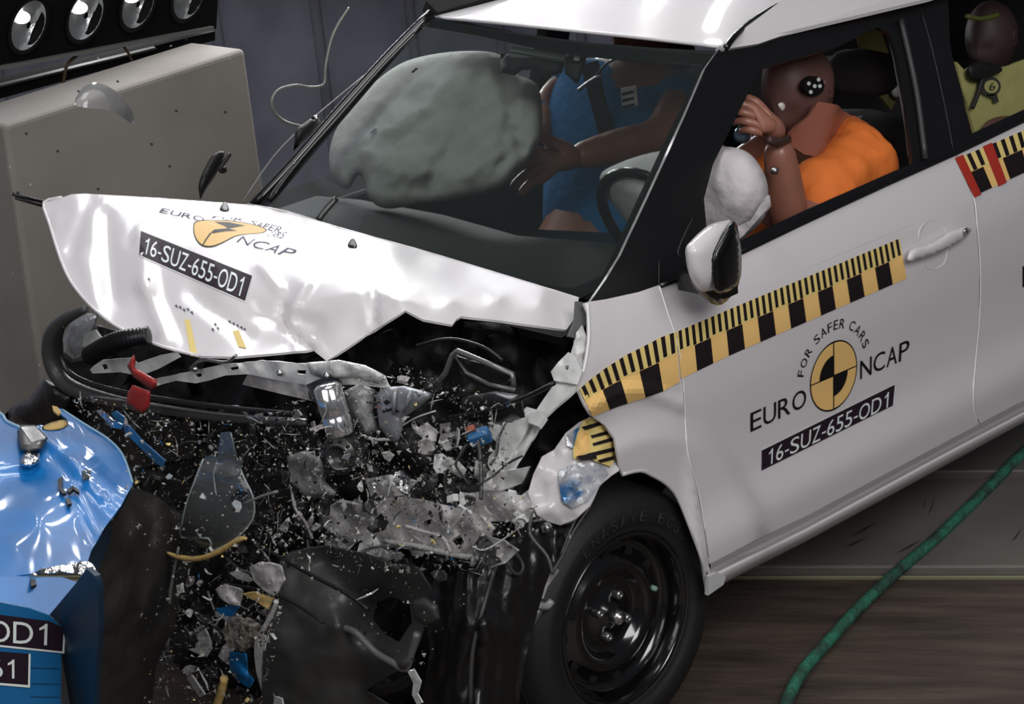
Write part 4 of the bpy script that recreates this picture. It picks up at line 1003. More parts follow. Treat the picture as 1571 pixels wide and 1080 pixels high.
# bumper rail sweeping round the far corner
f5 = fx(.5); f4 = fx(.42); f45 = fx(.46); f35 = fx(.42); f3 = fx(.3); f25 = fx(.32); f2 = fx(.2)
tube('bumper_top_rail', [f5(u, v) for u, v in [(132, 474), (100, 490), (80, 515), (80, 555), (105, 592), (180, 616), (300, 636), (400, 646), (470, 650)]], [.008, .015, .021, .022, .02, .014, .010, .007, .004], GRD, CAR, 12, 5)
tube('bumper_top_rail', [f5(u, v, .02) for u, v in [(98, 500), (92, 525), (96, 555), (118, 580), (190, 602), (320, 622), (450, 634)]], [.004, .006, .007, .007, .006, .006, .004], WD2, CAR, 8, 5)
tube('chrome_trim_line', [f5(u, v, .03) for u, v in [(140, 608), (230, 620), (330, 634), (400, 640), (470, 644)]], .003, STEEL, CAR, 6, 4)
pillow('bumper_corner', [(68, 580), (100, 598), (112, 610), (92, 650), (70, 668), (30, 655), (4, 640), (20, 622), (44, 612)], f5, .04, WD2, CAR, 9, cr=(.01, 15), edge=18)
patch('bumper_skin', [(80, 575), (110, 605), (200, 630), (300, 650), (300, 700), (210, 720), (120, 660), (95, 650)], fx(.44), WD2, CAR, 10, thick=.004, cr=(.02, 12))
# headlamp
hl_ = pillow('headlamp', [(97, 522), (108, 494), (134, 480), (151, 482), (146, 500), (134, 526), (128, 545), (112, 551), (98, 540)], f45, .03, SILV, CAR, 5, cr=(.008, 40), edge=14)
patch('headlamp_lens', [(92, 520), (104, 492), (132, 477), (156, 478), (150, 505), (136, 530), (130, 552), (110, 556), (94, 545)], lambda u, v, off=0: f45(u, v, off+.045), CLEAR, hl_, 8, thick=0, cr=(.008, 30))
patch('headlamp_bracket', [(129, 512), (146, 506), (156, 520), (150, 532), (136, 538), (126, 530)], lambda u, v, off=0: f45(u, v, off+.03), SUP, CAR, 6, thick=.004, cr=(.006, 30))
# ribbed hose
pts = spline([f5(138, 546, .06), f5(165, 530, .06), f5(195, 520, .05), f5(228, 515, .0)], 14)
tube('ribbed_hose', pts, [.019+.0045*(1 if i % 2 else -1) for i in range(len(pts))], WD2, CAR, 14, 0)
# white supports
patch('radiator_support', [(138, 567), (152, 553), (200, 549), (210, 557), (245, 545), (270, 540), (276, 548), (243, 566), (215, 577), (185, 571), (142, 573)], lambda u, v, off=0: f45(u, v, off+.03), SUP, CAR, 7, thick=.004, cr=(.006, 14), holes=[[(155, 560), (163, 558), (166, 565), (158, 568)]])
patch('radiator_support', [(236, 582), (262, 576), (300, 568), (340, 560), (400, 553), (440, 556), (490, 560), (540, 566), (590, 580), (600, 596), (540, 590), (480, 592), (430, 584), (380, 574), (345, 576), (320, 584), (300, 588), (270, 584), (240, 592)], lambda u, v, off=0: f4(u, v, off+.03), SUP, CAR, 7, thick=.004, cr=(.02, 12), holes=[[(300, 574), (308, 572), (310, 577), (303, 579)], [(352, 564), (366, 562), (366, 567), (353, 569)], [(455, 568), (470, 568), (468, 575), (456, 574)]])
tube('hood_lock_bar', [f4(u, v, .05) for u, v in [(292, 566), (310, 552), (345, 556), (362, 545)]], .004, STEEL, CAR, 6, 4)
for (u, v) in [(190, 568), (300, 566), (430, 572), (502, 576)]:
    lathe('support_bolt', [(0, .01), (.007, .01), (.007, -.01)], f4(u, v, .06), Vector((.6, .6, .3)), STEEL, CAR, 8)
patch('grey_support', [(380, 574), (480, 590), (520, 606), (500, 620), (430, 604), (372, 590)], f4, GP, CAR, 8, thick=.004, cr=(.02, 12))
patch('dark_fan_shroud', [(120, 600), (300, 640), (440, 655), (480, 700), (440, 790), (390, 860), (280, 850), (230, 800), (190, 700)], f35, WD, CAR, 12, thick=.01, cr=(.05, 10), smooth=False, jit=.2)
tube('shroud_rim', [f4(u, v, .03) for u, v in [(340, 636), (360, 628), (380, 640), (390, 670), (384, 710)]], .01, WD2, CAR, 8, 5)
# grille fins of the dark shroud
for k in range(7):
    tube('radiator_fin', [f4(250+k*18, 660+k*3, .0), f4(246+k*18, 700+k*4, .0)], .004, WD2, CAR, 6, 0)
# canister, filter, casting
lathe('bright_canister', [(0, .0), (.026, .0), (.03, .004), (.03, .04), (.027, .045), (.03, .05), (.03, .105), (.02, .112), (0, .112)], f35(523, 668, .12), f35(500, 590, .12)-f35(523, 672, .12), mat('polished_steel', (225, 225, 225), .16, .9), CAR, 28)
patch('grey_cap', [(470, 590), (500, 578), (520, 584), (514, 612), (490, 622), (474, 612)], lambda u, v, off=0: f35(u, v, off+.05), GRD, CAR, 6, thick=.006, cr=(.01, 20))
tube('chrome_pipe', [f35(u, v, .08) for u, v in [(516, 592), (524, 612), (532, 636)]], .008, CHROME, CAR, 10, 3)
fa = Vector((.85, .45, .15)).normalized(); FO = .17
of = lathe('oil_filter', [(0, -.004), (.018, -.004), (.02, .004), (.027, .004), (.03, -.002), (.038, -.002), (.041, -.008), (.041, -.075), (.036, -.085), (0, -.085)], f35(517, 700, FO), fa, mat('black_filter', (36, 36, 36), .35, 0, .3), CAR, 36)
for k in range(10):
    a = 2*math.pi*k/10; s1 = fa.orthogonal().normalized(); s2 = fa.cross(s1)
    lathe('filter_flute', [(0, .004), (.004, .003), (.004, -.01)], f35(517, 700, FO)+(s1*math.cos(a)+s2*math.sin(a))*.034, fa, MBLACK, of, 6)
cast = pillow('engine_cover', [(576, 606), (590, 594), (620, 592), (666, 604), (644, 624), (620, 640), (616, 662), (610, 682), (594, 672), (582, 654)], lambda u, v, off=0: f35(u, v, off+.03), .025, GBL, CAR, 6, cr=(.006, 20), edge=14)
for a_, b_ in [((606, 600), (604, 636)), ((630, 600), (620, 632))]:
    tube('cover_rib', [f35(*a_, .065), f35(*b_, .065)], .004, GBL, cast, 6, 0)
decal('cover_gap', [(586, 630), (600, 626), (612, 630), (611, 633), (600, 630), (587, 634)], lambda u, v, off=0: f35(u, v, off+.062), MBLACK, cast, .0, 8)
decal('cover_gap', [(588, 616), (594, 613), (598, 618), (592, 622)], lambda u, v, off=0: f35(u, v, off+.062), MBLACK, cast, .0, 8)
pillow('pump_casting', [(528, 600), (552, 588), (576, 598), (572, 630), (580, 660), (560, 672), (545, 650), (532, 630)], lambda u, v, off=0: f35(u, v, off+.01), .03, GREYM, CAR, 6, cr=(.012, 25), edge=12)
pillow('bent_engine_mount', [(470, 556), (520, 552), (560, 560), (590, 575), (584, 590), (540, 580), (500, 582), (476, 574)], lambda u, v, off=0: f35(u, v, off+.04), .018, ALU, CAR, 6, cr=(.014, 30), edge=10)
pillow('bent_engine_mount', [(440, 700), (470, 690), (496, 706), (500, 740), (520, 760), (470, 764), (445, 740)], lambda u, v, off=0: f35(u, v, off+.02), .02, GREYM, CAR, 6, cr=(.012, 25), edge=12)
# twisted dark frame
fr_ = tube('bent_frame_bar', [f2(u, v, .08) for u, v in [(662, 598), (684, 572), (694, 545), (702, 538), (745, 556), (786, 574), (788, 592)]], .006, mat('dark_steel', (126, 126, 126), .3, .6), CAR, 8, 0)
tube('bent_frame_bar', [f2(u, v, .06) for u, v in [(700, 545), (716, 572), (752, 590), (790, 598)]], .005, mat('dark_steel', (126, 126, 126), .3, .6), CAR, 8, 0)
patch('frame_infill', [(696, 545), (745, 560), (784, 578), (770, 598), (730, 592), (706, 572)], lambda u, v, off=0: f2(u, v, off+.06), WD2, CAR, 8, thick=.004, cr=(.01, 20))
tube('black_hose', [f2(u, v, .0) for u, v in [(640, 530), (690, 520), (740, 532), (770, 552)]], .004, WD2, CAR, 8, 4)
tube('black_hose', [f2(u, v, .05) for u, v in [(690, 640), (740, 632), (800, 612), (850, 588)]], .005, WD2, CAR, 8, 4)
pillow('black_bag', [(700, 610), (760, 600), (800, 606), (806, 640), (770, 652), (720, 646)], f2, .04, WD2, CAR, 8, cr=(.012, 14), edge=22)
BC = mat('blue_plastic', (36, 92, 140), .5)
cn = box('blue_connector', f25(736, 670, .08), (.025, .045, .03), BC, CAR, Euler((.3, .5, .8)).to_matrix(), .004)
box('connector_tip', f25(722, 658, .1), (.012, .02, .012), mat('red_brown_plastic', (140, 70, 50), .5), cn, Euler((.3, .5, .8)).to_matrix(), .003)
# white inner rails
def f_rail(u, v, off=0):
    t = (v-560)/170.; return U(u, v, 0, -.02+.22*t)-Vector(ray(u, v)).normalized()*(off+.05)
patch('inner_wing_rail', [(851, 588), (862, 582), (880, 588), (884, 596), (858, 620), (832, 642), (818, 672), (793, 708), (778, 738), (764, 742), (770, 712), (790, 684), (812, 645), (834, 612)], f_rail, SUP, CAR, 7, thick=.006, cr=(.012, 16))
patch('inner_wing_rail', [(808, 624), (822, 628), (814, 645), (792, 682), (780, 704), (768, 722), (757, 730), (748, 712), (750, 700), (766, 682), (746, 664), (756, 650), (786, 648)], lambda u, v, off=0: f_rail(u, v, off+.03), SUP, CAR, 7, thick=.006, cr=(.012, 16))
patch('rail_bracket', [(812, 634), (832, 630), (836, 640), (826, 654), (810, 648)], lambda u, v, off=0: f_rail(u, v, off+.05), SUP, CAR, 6, thick=.01, cr=(.004, 16))
patch('hinge_bracket', [(845, 570), (856, 556), (872, 540), (884, 548), (893, 570), (886, 590), (866, 586), (850, 584)], lambda u, v, off=0: f_rail(u, v, off+.01), SUP, CAR, 6, thick=.006, cr=(.01, 20), holes=[[(866, 562), (872, 560), (874, 566), (868, 568)]])
patch('wing_inner_flange', [(884, 510), (894, 500), (902, 523), (896, 566), (884, 592), (876, 600), (872, 560), (880, 535)], lambda u, v, off=0: f_side(u, v, off-.015), SUP, CAR, 6, thick=.004, cr=(.015, 20))
patch('scuttle_seal', [(884, 462), (896, 464), (902, 490), (888, 520), (872, 516), (882, 492)], lambda u, v, off=0: f_side(u, v, off-.03), mat('grey_seal', (96, 96, 96), .5), CAR, 6, thick=.006)
patch('lower_flange', [(748, 724), (780, 722), (812, 716), (800, 742), (770, 752), (742, 752)], lambda u, v, off=0: f3(u, v, off+.05), SUP, CAR, 6, thick=.004, cr=(.015, 22))
# torn front of the wing
wc = [(-.139, .808)]
f_tw = f_relief([(945, 700, 1, .79), (943, 672, 1, .8), (905, 640, 1, .78), (880, 680, 1, .74), (850, 700, 1, .72), (815, 750, 1, .72), (838, 797, 1, .76), (885, 790, 1, .84), (925, 740, 1, .84), (880, 740, 1, .82)], .1)
tw = patch('torn_wing_corner', [(810, 756), (818, 728), (832, 700), (850, 690), (868, 664), (888, 648), (905, 640), (928, 652), (943, 672), (947, 705), (950, 722), (938, 730), (920, 745), (905, 775), (885, 795), (860, 806), (840, 800), (824, 790)], f_tw, PAINT, CAR, 6, thick=.004, cr=(.026, 7))
def f_tw2(u, v, off=0): q = f_tw(u, v, off); return q-Vector(ray(u, v)).normalized()*crumple(q, .022, 14)
def f_tw3(u, v, off=0): q = f_tw(u, v, 0); return q-Vector(ray(u, v)).normalized()*(crumple(q, .026, 7)+off+.008)
decal('blue_scrape', [(856, 722), (880, 712), (905, 708), (928, 716), (934, 728), (918, 746), (902, 768), (878, 780), (862, 770), (858, 745)], f_tw3, SCR, tw, .0, 6)
decal('blue_scrape', [(868, 668), (888, 655), (892, 668), (884, 690), (870, 684)], f_tw3, SCR, tw, .0, 6)
TT = [(896, 644), (912, 640), (930, 653), (942, 672), (945, 700), (937, 716), (915, 708), (898, 700), (880, 704), (879, 690), (886, 664)]
decal('scale_tape', TT, f_tw3, YEL2, tw, .004, 5)
decal('tape_square', [(882, 684), (888, 664), (902, 664), (906, 690), (882, 702)], f_tw3, YEL, tw, .006, 5)
for q in [[(892, 655), (920, 647), (926, 651), (898, 660)], [(906, 668), (934, 660), (938, 665), (909, 672)], [(909, 680), (942, 670), (943, 676), (911, 684)], [(900, 696), (943, 686), (944, 692), (904, 701)], [(916, 706), (943, 699), (942, 705), (922, 710)], [(884, 700), (914, 694), (916, 704), (892, 706)]]:
    decal('tape_tick', q, f_tw3, INK, tw, .008, 5)
patch('wing_fold', [(800, 760), (822, 742), (856, 760), (862, 790), (838, 800), (812, 800), (792, 808), (778, 790)], lambda u, v, off=0: f_tw(u, v, off-.02), SUP, CAR, 6, thick=.004, cr=(.02, 18), holes=[[(792, 782), (799, 780), (801, 787), (794, 789)]])
for (u, v) in [(786, 784), (799, 804), (839, 810)]:
    lathe('wing_bolt', [(0, .012), (.006, .011), (.009, .004), (.013, .0), (.013, -.01)], f_tw(u, v, .03), Vector((.6, .7, .4)), STEEL, CAR, 10)
# frame rail and lower crush
patch('front_side_rail', [(486, 784), (520, 770), (560, 776), (600, 762), (660, 770), (700, 778), (736, 790), (756, 812), (748, 846), (700, 856), (650, 846), (590, 838), (540, 826), (500, 812)], lambda u, v, off=0: f3(u, v, off+.06), GP, CAR, 7, thick=.008, cr=(.03, 10), holes=[[(650, 800), (662, 796), (660, 806), (652, 808)], [(690, 830), (706, 820), (712, 832), (700, 842)]])
tube('rail_flange', [f3(u, v, .10) for u, v in [(590, 830), (640, 838), (700, 852), (745, 856)]], .006, ALU, CAR, 6, 4)
patch('crossmember_piece', [(700, 760), (760, 750), (800, 760), (824, 776), (780, 800), (740, 800), (712, 786)], lambda u, v, off=0: f3(u, v, off+.04), GP, CAR, 7, thick=.006, cr=(.03, 13))
patch('crossmember_piece', [(560, 735), (600, 728), (640, 740), (620, 760), (570, 765)], lambda u, v, off=0: f3(u, v, off+.06), GP, CAR, 7, thick=.006, cr=(.03, 15))
ut = patch('bumper_skin', [(412, 900), (425, 866), (446, 846), (500, 838), (560, 850), (600, 866), (640, 872), (662, 905), (650, 960), (628, 1022), (600, 1035), (560, 1060), (640, 1110), (400, 1110), (404, 980)], f_relief([(420, 870, 0, .5), (440, 1000, 0, .55), (430, 1100, 0, .55), (500, 860, 0, .42), (520, 960, 0, .5), (500, 1080, 0, .5), (560, 1040, 0, .44), (620, 1020, 0, .5), (640, 900, 0, .42), (580, 940, 0, .34), (600, 870, 0, .46), (640, 1100, 0, .36)]), GRD, CAR, 8, thick=.005, cr=(.012, 6), holes=[[(578, 925), (600, 915), (628, 925), (632, 955), (612, 985), (590, 972), (572, 950)]])
tube('bumper_skin_flange', [f4(u, v, .10) for u, v in [(520, 962), (545, 970), (575, 1000), (600, 1015), (622, 1026), (632, 1000), (640, 972)]], .008, mat('flange_highlight_grey', (98, 98, 98), .35), CAR, 8, 4)  # raised flange, lighter grey than the skin to paint its highlight
tube('thin_black_rod', [f5(u, v, .04) for u, v in [(400, 838), (470, 878), (530, 910), (565, 935)]], .005, MBLACK, CAR, 6, 3)
tube('thin_black_rod', [f5(u, v, .04) for u, v in [(340, 895), (400, 905), (450, 925), (496, 956)]], .0035, MBLACK, CAR, 6, 3)
pillow('black_flap', [(572, 1050), (600, 1046), (628, 1030), (640, 1040), (620, 1058), (590, 1068), (570, 1062)], lambda u, v, off=0: f4(u, v, off+.08), .01, MBLACK, CAR, 6, edge=8)
patch('white_torn_strip', [(625, 1030), (634, 1026), (646, 1046), (640, 1064), (648, 1078), (640, 1082), (632, 1066), (634, 1048)], lambda u, v, off=0: f4(u, v, off+.1), SUP, CAR, 5, thick=.003, cr=(.006, 30))
pillow('washer_bottle', [(630, 922), (650, 915), (672, 928), (676, 950), (656, 962), (636, 950)], lambda u, v, off=0: f35(u, v, off+.05), .03, GRD, CAR, 6, cr=(.006, 20), edge=12)
# pleated wheel-arch liner
def f_lin(u, v, off=0):
    k = .016*abs(math.sin((u-(v-850)*-.10)*.085))+.010*abs(math.sin((u+(v)*.32)*.045))
    return f_linb(u, v, off+k)
f_linb = f_relief([(650, 900, 0, .3), (730, 850, 0, .28), (830, 820, 1, .76), (905, 770, 1, .80), (860, 850, 1, .80), (826, 950, 1, .80), (800, 1100, 1, .80), (720, 1100, 0, .4), (640, 1100, 0, .36), (740, 960, 0, .36)])
patch('arch_liner', [(640, 880), (690, 858), (735, 846), (790, 826), (838, 806), (862, 806), (885, 796), (908, 776), (880, 820), (850, 862), (836, 900), (822, 950), (806, 1010), (792, 1110), (640, 1110), (660, 1000), (650, 930)], f_lin, mat('black_liner_plastic', (19, 19, 19), .32, 0, .15, bump=.2, bscale=20), CAR, 7, thick=.004, cr=(.012, 8))
tube('liner_edge', [f_linb(u, v, .03) for u, v in [(906, 776), (880, 815), (864, 850), (846, 880)]], .004, GRD, CAR, 6, 4)
tube('liner_edge', [f_linb(u, v, .05) for u, v in [(892, 780), (876, 812), (860, 852)]], .003, GRD, CAR, 6, 4)
tube('liner_edge', [f_linb(u, v, .03) for u, v in [(760, 870), (742, 930), (725, 1000), (722, 1080)]], .005, GRD, CAR, 6, 4)
patch('knuckle_bracket', [(824, 868), (832, 862), (848, 878), (858, 876), (840, 900), (834, 918), (812, 920), (818, 892)], lambda u, v, off=0: U(u, v, 1, .80+off), GREYM, CAR, 6, thick=.01, cr=(.01, 20))
tube('damper_rod', [U(u, v, 1, .80) for u, v in [(832, 925), (818, 950), (800, 985), (795, 1000)]], [.012, .01, .009, .008], mat('dark_steel', (86, 86, 86), .3, .7), CAR, 8, 3)
tube('damper_rod', [U(u, v, 1, .81) for u, v in [(822, 928), (838, 930), (846, 922)]], .009, GREYM, CAR, 8, 3)
pl = smooth_poly([(775, 850), (788, 846), (802, 866), (798, 880), (786, 876)])
tube('liner_ring', [f_linb(u, v, .05) for u, v in pl+[pl[0]]], .004, GRD, CAR, 6, 0)
# perforated white strip
def fps(u, v, off=0): return U(u, v, 0, .56)-Vector(ray(u, v)).normalized()*off
patch('perforated_strip', [(390, 982), (394, 971), (407, 976), (407, 998), (402, 1004), (409, 1020), (414, 1050), (421, 1068), (432, 1072), (440, 1110), (420, 1110), (402, 1064), (393, 1030), (390, 1006)], fps, SUP, CAR, 4, thick=.004, holes=[[(396, 984), (401, 983), (401, 992), (397, 993)], [(400, 1024), (404, 1023), (406, 1033), (402, 1034)], [(408, 1060), (412, 1058), (416, 1067), (411, 1069)]])
tube('strip_tail', [fps(u, v) for u, v in [(398, 976), (410, 955), (420, 935), (424, 922)]], .006, SUP, CAR, 6, 4)
# small crushed pieces packed between, each its own sheet
rnd = random.Random(11)
ZONE = [(110, 640), (200, 630), (330, 655), (480, 600), (600, 560), (700, 600), (790, 650), (760, 740), (830, 790), (800, 840), (700, 870), (640, 900), (500, 850), (420, 880), (400, 1080), (180, 1080), (170, 900), (230, 760)]
pal = [(WD2, 4), (GP, 7), (GREYM, 5), (SUP, 2), (GRD, 4), (ALU, 4), (WD, 2), (TAN, .15), (BC, .2), (CHM, .6)]
def pick(pal, r):
    t = r.random()*sum(w for _, w in pal)
    for m, w in pal:
        t -= w
        if t <= 0: return m
    return pal[0][0]
CRP = mat
n = 0
BUSY = [(518, 640, 62), (520, 700, 45), (618, 640, 60), (735, 570, 70), (840, 600, 70), (780, 680, 60), (870, 730, 75), (620, 810, 40), (700, 820, 45)]
while n < 240:
    u, v = rnd.uniform(150, 830), rnd.uniform(560, 1090)
    if not inside((u, v), ZONE): continue
    rich = 430 < u < 800 and 580 < v < 860
    if not rich and rnd.random() < .45: continue
    x = rnd.uniform(.2, .44)
    if any(math.hypot(u-a, v-b) < q for a, b, q in BUSY):
        if rnd.random() < .6: continue
        x = rnd.uniform(.1, .22)
    if 600 < u and v < 640 and rnd.random() < .8: continue
    c = U(u, v, 0, x)
    r = rnd.choice([6, 9, 12, 16, 24])*rnd.uniform(.8, 1.2); k = rnd.randint(5, 8); a0 = rnd.random()*6.3; sq = rnd.uniform(.35, 1)
    ang = rnd.random()*3.14
    pl = []
    for i in range(k):
        a = a0+2*math.pi*i/k; q = r*rnd.uniform(.55, 1.15)
        dx, dy = q*math.cos(a), q*math.sin(a)*sq
        pl.append((u+dx*math.cos(ang)-dy*math.sin(ang), v+dx*math.sin(ang)+dy*math.cos(ang)))
    nrm = Vector((rnd.uniform(.5, 1), rnd.uniform(-.4, .9), rnd.uniform(-.3, .8)))
    m = pick(pal, rnd)
    if not rich and m in (SUP, GP, GREYM, ALU) and rnd.random() < .55: m = WD2
    if u > 420 and v > 860: m = rnd.choice([GRD, WD2, GP])
    try: patch('crushed_piece', pl, f_plane(c, nrm), m, CAR, 6, thick=.004, cr=(.02, 22), smooth=rnd.random() < .5)
    except Exception: continue
    n += 1
for i in range(46):      # wires and pipes
    while True:
        u, v = rnd.uniform(200, 820), rnd.uniform(570, 1000)
        if inside((u, v), ZONE): break
    x = rnd.uniform(.3, .48); p = [U(u, v, 0, x)]; d = Vector((rnd.uniform(-.2, .2), rnd.uniform(-1, 1), rnd.uniform(-1, 1))).normalized()
    for k in range(3):
        d = (d+Vector([rnd.uniform(-.6, .6) for _ in range(3)])).normalized(); p.append(p[-1]+d*rnd.uniform(.02, .055))
    tube('torn_wire', p, rnd.uniform(.0015, .0045), rnd.choice([WD2, WD2, GP, STEEL, GRD, GRD, GP]), CAR, 6, 4)
# ------------------------------------------------------------------ deformable barrier
BR = thing('crash_barrier', 'blue crumpled crash barrier with black number labels at the left edge', 'crash barrier', (1.4, .3, .0))
f_top = f_relief([(-60, 590, 2, .97), (0, 638, 2, .95), (35, 645, 2, .94), (80, 640, 2, .93), (104, 628, 2, .93), (150, 668, 2, .9), (190, 705, 2, .89), (205, 745, 2, .88), (180, 790, 2, .90), (150, 820, 2, .91), (130, 868, 2, .92), (150, 885, 2, .9), (70, 884, 2, .935), (20, 840, 2, .95), (-60, 850, 2, .95), (0, 745, 2, .93), (50, 740, 2, .915), (95, 780, 2, .93), (120, 720, 2, .94), (60, 800, 2, .95)], .25)
TD = [((60, 660), (150, 760), 18, .016), ((75, 690), (175, 800), 12, -.014), ((110, 700), (190, 765), 14, .016), ((115, 740), (160, 830), 12, .010), ((0, 735), (55, 730), 22, -.02), ((100, 650), (170, 720), 12, -.008), ((125, 800), (145, 850), 9, -.008)]
def f_top2(u, v, off=0):
    d = 0
    for a, b, w, am in TD:
        k = max(0, 1-segd(u, v, a, b)/w)
        if k: d += am*k*k*(3-2*k)
    return f_top(u, v, off+d)
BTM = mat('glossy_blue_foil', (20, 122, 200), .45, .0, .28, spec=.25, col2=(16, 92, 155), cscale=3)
patch('barrier_top_skin', [(-60, 610), (0, 632), (10, 645), (35, 655), (62, 652), (86, 656), (104, 644), (92, 634), (80, 622), (96, 628), (130, 650), (165, 672), (190, 700), (204, 742), (186, 775), (160, 810), (140, 845), (132, 870), (100, 872), (60, 878), (20, 884), (-60, 884)], f_top2, BTM, BR, 7, thick=.004)
tube('glue_bead', [f_top2(u, v, .003) for u, v in [(-40, 616), (0, 634), (10, 646), (32, 656)]], .004, mat('pale_blue_edge', (130, 165, 190), .5), BR, 6, 4)
tube('torn_skin_edge', [f_top2(u, v, .003) for u, v in [(96, 629), (130, 651), (165, 673), (188, 698), (203, 740)]], .003, mat('pale_blue_edge', (130, 165, 190), .5), BR, 6, 4)
pillow('yellow_glue', smooth_poly([(64, 656), (78, 648), (98, 644), (105, 650), (96, 657), (76, 660)]), lambda u, v, off=0: f_top2(u, v, off+.006), .008, TAN, BR, 5, edge=6)
patch('yellow_glue', [(80, 622), (88, 624), (94, 632), (90, 636), (82, 630)], lambda u, v, off=0: f_top2(u, v, off+.006), TAN, BR, 5, thick=.004)
# lower folded lip, bright in the lamps
_lp = f_top(75, 905)+Vector((0, 0, -.02)); _h = ((Vector(CP)-_lp).normalized()+(Vector((1.8, 5.6, 4.6))-_lp).normalized()).normalized()
f_lip0 = f_relief([(-60, 905, 1, .74), (0, 900, 1, .75), (30, 885, 1, .76), (110, 886, 1, .72), (130, 880, 1, .66), (74, 943, 1, .79), (0, 930, 1, .8), (40, 925, 1, .79)])
f_lip = f_plane(_lp, _h)
patch('folded_lip', [(-60, 880), (0, 884), (30, 884), (60, 885), (95, 885), (118, 893), (100, 915), (75, 944), (45, 934), (0, 925), (-60, 920)], f_lip, BTM, BR, 8, thick=.004)
fs_ = f_ax(1, .80)
fsd = lambda u, v, off=0: U(u, v, 1, .80+off)
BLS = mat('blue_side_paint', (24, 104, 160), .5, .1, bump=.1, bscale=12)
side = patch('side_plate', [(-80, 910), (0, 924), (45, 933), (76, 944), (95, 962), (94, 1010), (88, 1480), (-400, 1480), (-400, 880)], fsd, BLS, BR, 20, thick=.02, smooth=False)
fe_ = f_tri(fsd(95, 962), fsd(92, 1080), fsd(95, 962)+Vector((-.06, -.4, 0)))
e0 = fsd(95, 962); e1 = fsd(92, 1120)
fend = f_plane(e0, Vector((1, -.25, 0)))
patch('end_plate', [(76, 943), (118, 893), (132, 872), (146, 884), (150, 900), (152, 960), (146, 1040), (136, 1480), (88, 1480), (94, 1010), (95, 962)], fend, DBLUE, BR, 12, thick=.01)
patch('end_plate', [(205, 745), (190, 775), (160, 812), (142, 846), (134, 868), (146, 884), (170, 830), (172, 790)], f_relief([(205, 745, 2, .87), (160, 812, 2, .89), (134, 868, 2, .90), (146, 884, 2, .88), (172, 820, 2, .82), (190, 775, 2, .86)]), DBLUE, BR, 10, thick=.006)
patch('chrome_fold', smooth_poly([(48, 882), (70, 872), (110, 864), (134, 861), (146, 872), (151, 888), (148, 896), (136, 886), (118, 880), (90, 878)]), lambda u, v, off=0: f_lip(u, v, off+.02), CHM, BR, 5, thick=.004, cr=(.008, 24))
decal('number_label', [(-60, 930), (0, 943), (76, 953), (100, 964), (98, 1001), (0, 991), (-60, 984)], fsd, PLATE, side, .002, 20)
decal('label_rim', [(98, 963), (100.5, 963), (98.5, 1002.5), (0, 992.5), (-60, 985), (-60, 982), (0, 989.5), (95.8, 999.5)], fsd, INKW, side, .003, 20)
lettering('label_lettering', 'OD1', (-18, 984), (72, 990), (-18, 951), fsd, INKW, side, .004, p3=(73, 957))
decal('number_label', [(-60, 995), (46, 1003), (45, 1053), (-60, 1044)], fsd, PLATE, side, .002, 20)
decal('label_rim', [(44, 1003), (47, 1003), (46, 1055), (-60, 1046), (-60, 1043), (43, 1051)], fsd, INKW, side, .003, 20)
lettering('label_lettering', '61', (-14, 1039), (22, 1041), (-14, 1009), fsd, INKW, side, .004, p3=(22, 1012))
for v in (1024, 1048, 1068):
    decal('panel_scratch', [(48, v), (92, v+1), (92, v+2.2), (48, v+1.5)], fsd, mat('dark_blue_line', (14, 62, 100), .6), side, .002, 30)
# plate of the barrier foot in shadow
box('barrier_foot', (1.9, .3, .09), (1.3, 1.1, .18), DBLUE, BR)
box('crushed_core', (1.16, .0, .45), (.26, .42, .5), DBLUE, BR)
box('honeycomb_core', (1.72, .27, .50), (.84, 1.0, .66), mat('aluminium_honeycomb', (120, 122, 124), .5, .6), BR)
dp = patch('torn_honeycomb_panel', [(152, 884), (175, 800), (205, 748), (240, 760), (290, 800), (305, 850), (280, 900), (268, 960), (240, 1020), (230, 1110), (225, 1380), (140, 1400), (144, 1110), (150, 960)], f_relief([(150, 884, 0, 1.0), (205, 748, 0, .78), (290, 800, 0, .66), (280, 900, 0, .7), (150, 1110, 0, 1.0), (230, 1110, 0, .8), (230, 1400, 0, .8), (150, 1400, 0, 1.0)]), mat('dusty_dark_panel', (46, 44, 40), .6, .1, bump=.5, bscale=24, col2=(28, 27, 26), cscale=7), BR, 9, thick=.006, cr=(.02, 9))

# ------------------------------------------------------------------ green hose on the floor
hz = [(1720, 560), (1571, 694), (1520, 745), (1440, 822), (1380, 874), (1320, 930), (1270, 985), (1235, 1025), (1214, 1060), (1206, 1085), (1200, 1150)]
GH = tube('green_hose', [U(u, v, 2, .018) for u, v in hz], .015, mat('dirty_green_rubber', (48, 118, 94), .7, bump=.9, bscale=60, col2=(44, 62, 54), cscale=14, cpos=(.42, .62), det=8), None, 10, 6)
tag(GH, 'dirty green rubber hose lying across the floor under the sill', 'hose')

# ------------------------------------------------------------------ flying pieces
def solo(o, label, cat, group=None): return tag(o, label, cat, group)
